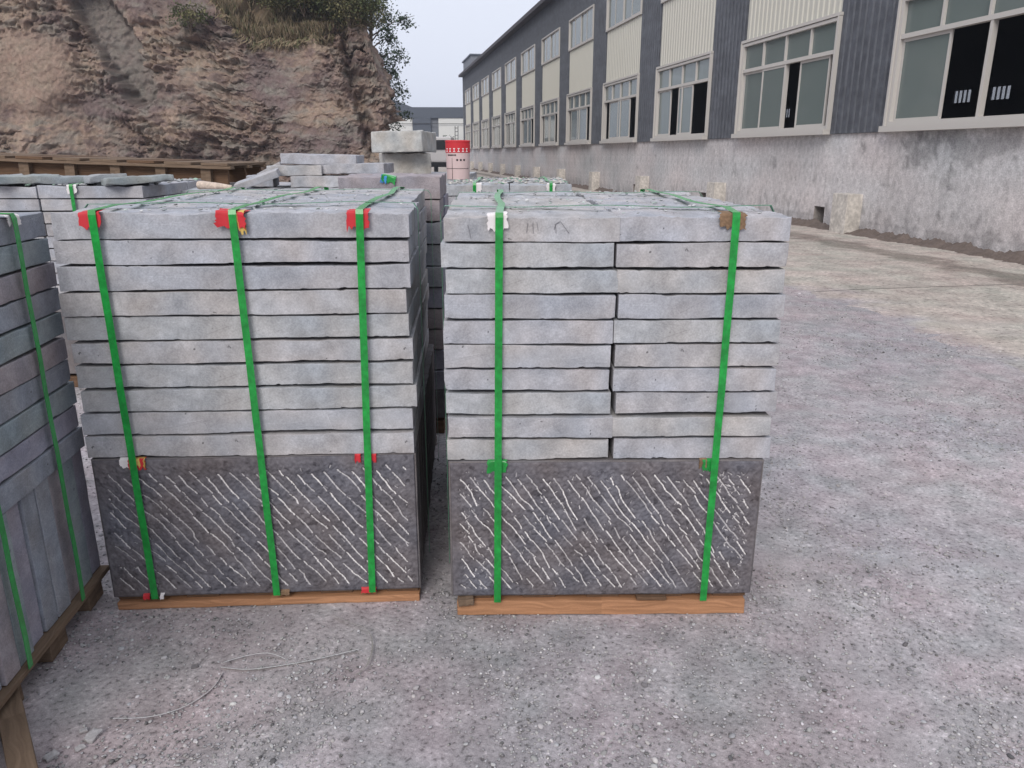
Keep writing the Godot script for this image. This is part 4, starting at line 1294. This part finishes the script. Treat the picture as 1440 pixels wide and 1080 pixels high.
func cliff_plants(pts: PackedVector3Array, nu: int, nv: int) -> void:
	rng.seed = 131
	var blade := leaf_mesh(0.02)
	# dry grass along the crest
	var list := []
	var jt := int(0.9 * (nv - 1))
	while list.size() < 52000:
		var i := rng.randi() % nu
		var j := jt - 9 + int(rng.randf() * 36)
		j = min(j, nv - 1)
		var p := pts[j * nu + i]
		if p.x < -12.5 or p.x > -4.2 or p.z < -34: continue
		var e := nc.get_noise_2d(p.x * 3.0, j * 0.6)
		if e < -0.05 and p.x > -10.5: continue
		if p.x < -10.5 and e < 0.3: continue
		var hgt := rng.randf_range(0.12, 0.42)
		var hang := j < jt - 2
		var b := rot(rng.randf_range(-30, 30) + (140 if hang and rng.randf() < 0.25 else 0), rng.randf() * 360, rng.randf_range(-30, 30)) * Basis.from_scale(Vector3(0.55, hgt, 0.55))
		list.append([Transform3D(b, p + Vector3(0, -0.03, 0)), Color(.28, .22, .145) * rng.randf_range(.75, 1.15) if rng.randf() < 0.82 else Color(.15, .155, .08) * rng.randf_range(.8, 1.2)])
	var g := scatter(self, "dry_grass", blade, list)
	g.set_meta("kind", "stuff")
	tag(g, "dry straw-coloured grass along the top of the rock face", "grass")
	# bushes on the crest
	var bushes := [["dark green bush crowning the right end of the rock face", Vector3(-5.0, 6.05, -25.9), Vector3(0.95, 0.75, 0.8), 8000], ["green bush on the rock top left of the dark crowning bush", Vector3(-6.5, 6.35, -26.3), Vector3(1.1, 0.6, 0.8), 6000], ["small dark shrub clinging to the rock face near the top, amid dry grass", Vector3(-9.75, 5.5, -25.4), Vector3(0.42, 0.34, 0.4), 900]]
	var n := 0
	for q in bushes:
		var t := thing("bush", q[0], "bush", q[1] - Vector3(0, q[2].y * 0.8, 0), 0.0, "bushes on the rock top")
		var bb := Buf.new()
		for k in 5:
			var a := TAU * k / 5.0 + n
			bb.tube([Vector3(0, -0.3, 0), Vector3(cos(a) * 0.25, 0.35, sin(a) * 0.25) * q[2].x, Vector3(cos(a) * 0.5, q[2].y * 1.2, sin(a) * 0.5)], [0.02, 0.014, 0.006], 5)
		put("stem", bb.mesh(M.bark), t)
		var ll := []
		for k in 30: leaves(ll, Vector3(rng.randf_range(-1, 1) * q[2].x, q[2].y * (0.8 + rng.randf_range(-0.7, 0.8)), rng.randf_range(-1, 1) * q[2].z), q[2] * 0.42, int(q[3] / 30.0), 0.085, Color(.085, .10, .045) if k % 3 else Color(.15, .14, .07))
		crown(t, ll)
		n += 1
	# tree beside the cliff's right edge
	var t := thing("slender_tree", "slender tree with sparse small dark green leaves beside the cliff's right edge", "tree", Vector3(-5.2, 0, -29.5))
	var tips := []
	var tr := Buf.new()
	tr.tube([Vector3(0, 0, 0), Vector3(0.1, 2.0, 0), Vector3(0.15, 4.2, 0.1), Vector3(0.3, 6.4, 0.1), Vector3(0.2, 8.4, 0)], [0.13, 0.11, 0.085, 0.05, 0.015], 8)
	for q in [[3.4, 1.25, 2.9], [3.8, 1.15, 3.7], [4.2, 1.0, 4.3], [4.6, 1.3, 4.9], [5.0, 0.9, 5.4], [5.4, 1.75, 6.15], [5.6, 0.8, 6.3], [6.2, 1.05, 7.0], [6.6, 0.6, 7.6], [7.2, 0.9, 8.4], [4.4, -0.9, 5.2], [5.6, -0.9, 6.6], [6.8, -0.8, 7.8], [3.2, 1.05, 2.35], [3.6, 0.85, 3.2], [4.0, 0.8, 4.0], [4.8, 0.75, 4.7], [5.2, 0.8, 5.7], [6.0, 0.5, 6.6], [7.0, 0.4, 7.4]]:
		var z := rng.randf_range(-0.5, 0.5)
		var a := Vector3(0.2, q[0], 0.1)
		var e := Vector3(q[1], q[2], z)
		var md := a.lerp(e, 0.55) + Vector3(0, 0.12, 0)
		tr.tube([a, md, e], [0.03, 0.018, 0.006], 5)
		tips.append([md, e])
	put("trunk", tr.mesh(M.bark), t)
	var lv := []
	for q in tips:
		for k in 9:
			var c: Vector3 = q[0].lerp(q[1], rng.randf_range(0.1, 1.1)) + Vector3(rng.randf_range(-.18, .18), rng.randf_range(-.3, .2), rng.randf_range(-.2, .2))
			leaves(lv, c, Vector3(0.22, 0.17, 0.24), 34, 0.10, Color(.055, .085, .05))
	crown(t, lv)
	# small far shrub
	var sh := thing("bush", "tiny shrub far away at the foot of the distant hall, left of the ladder", "bush", Vector3(-8.3, 0, -104.0))
	var sb := Buf.new()
	sb.tube([Vector3(0, 0, 0), Vector3(0.05, 1.4, 0), Vector3(0, 2.8, 0)], [0.08, 0.06, 0.02], 6)
	put("stem", sb.mesh(M.bark), sh)
	var l3 := []
	for k in 8: leaves(l3, Vector3(rng.randf_range(-.6, .6), rng.randf_range(1.6, 3.6), 0), Vector3(.4, .4, .4), 60, 0.2, Color(.07, .10, .055))
	crown(sh, l3)

# ------------------------------------------------------------------ main
func _ready() -> void:
	var cam := Camera3D.new()
	cam.name = "camera"
	cam.fov = 53.13
	cam.position = Vector3(0, 1.5, 0)
	cam.rotation_degrees = Vector3(-16.75, 0, 0)
	cam.near = 0.05; cam.far = 2000.0
	add_child(cam)
	cam.current = true
	var sky_m := ProceduralSkyMaterial.new()
	sky_m.sky_top_color = Color(.85, .87, .92)
	sky_m.sky_horizon_color = Color(.775, .795, .845)
	sky_m.sky_curve = 0.35
	sky_m.ground_bottom_color = Color(.45, .43, .43)
	sky_m.ground_horizon_color = Color(.6, .6, .62)
	sky_m.sun_angle_max = 1.0
	sky_m.sun_curve = 0.01
	var sky := Sky.new()
	sky.sky_material = sky_m
	var env := Environment.new()
	env.background_mode = Environment.BG_SKY
	env.sky = sky
	env.tonemap_mode = Environment.TONE_MAPPER_LINEAR
	env.tonemap_exposure = 1.4
	env.sdfgi_enabled = true; env.ssao_enabled = true; env.ssil_enabled = true
	env.fog_enabled = true
	env.fog_density = 0.0012
	env.fog_light_color = Color(.72, .745, .80)
	var we := WorldEnvironment.new()
	we.name = "world"
	we.environment = env
	add_child(we)
	var sun := DirectionalLight3D.new()
	sun.name = "overcast_sun"
	sun.light_energy = 0.5
	sun.light_color = Color(1.0, .985, .97)
	sun.light_angular_distance = 30.0
	sun.shadow_enabled = true
	add_child(sun)
	sun.look_at_from_position(Vector3(-2.2, 6.0, 8.0), Vector3.ZERO)
	na.seed = 1; na.frequency = 0.5; na.fractal_octaves = 3
	nb.seed = 2; nb.frequency = 1.1; nb.fractal_octaves = 3
	nc.seed = 3; nc.frequency = 0.45; nc.fractal_octaves = 3
	rng.seed = 5
	make_materials()
	small_stone_meshes()
	build_ground()
	build_factory()
	build_cliff()
	left_bundle()
	right_bundle()
	near_left_bundle()
	build_back_rows()
	litter()
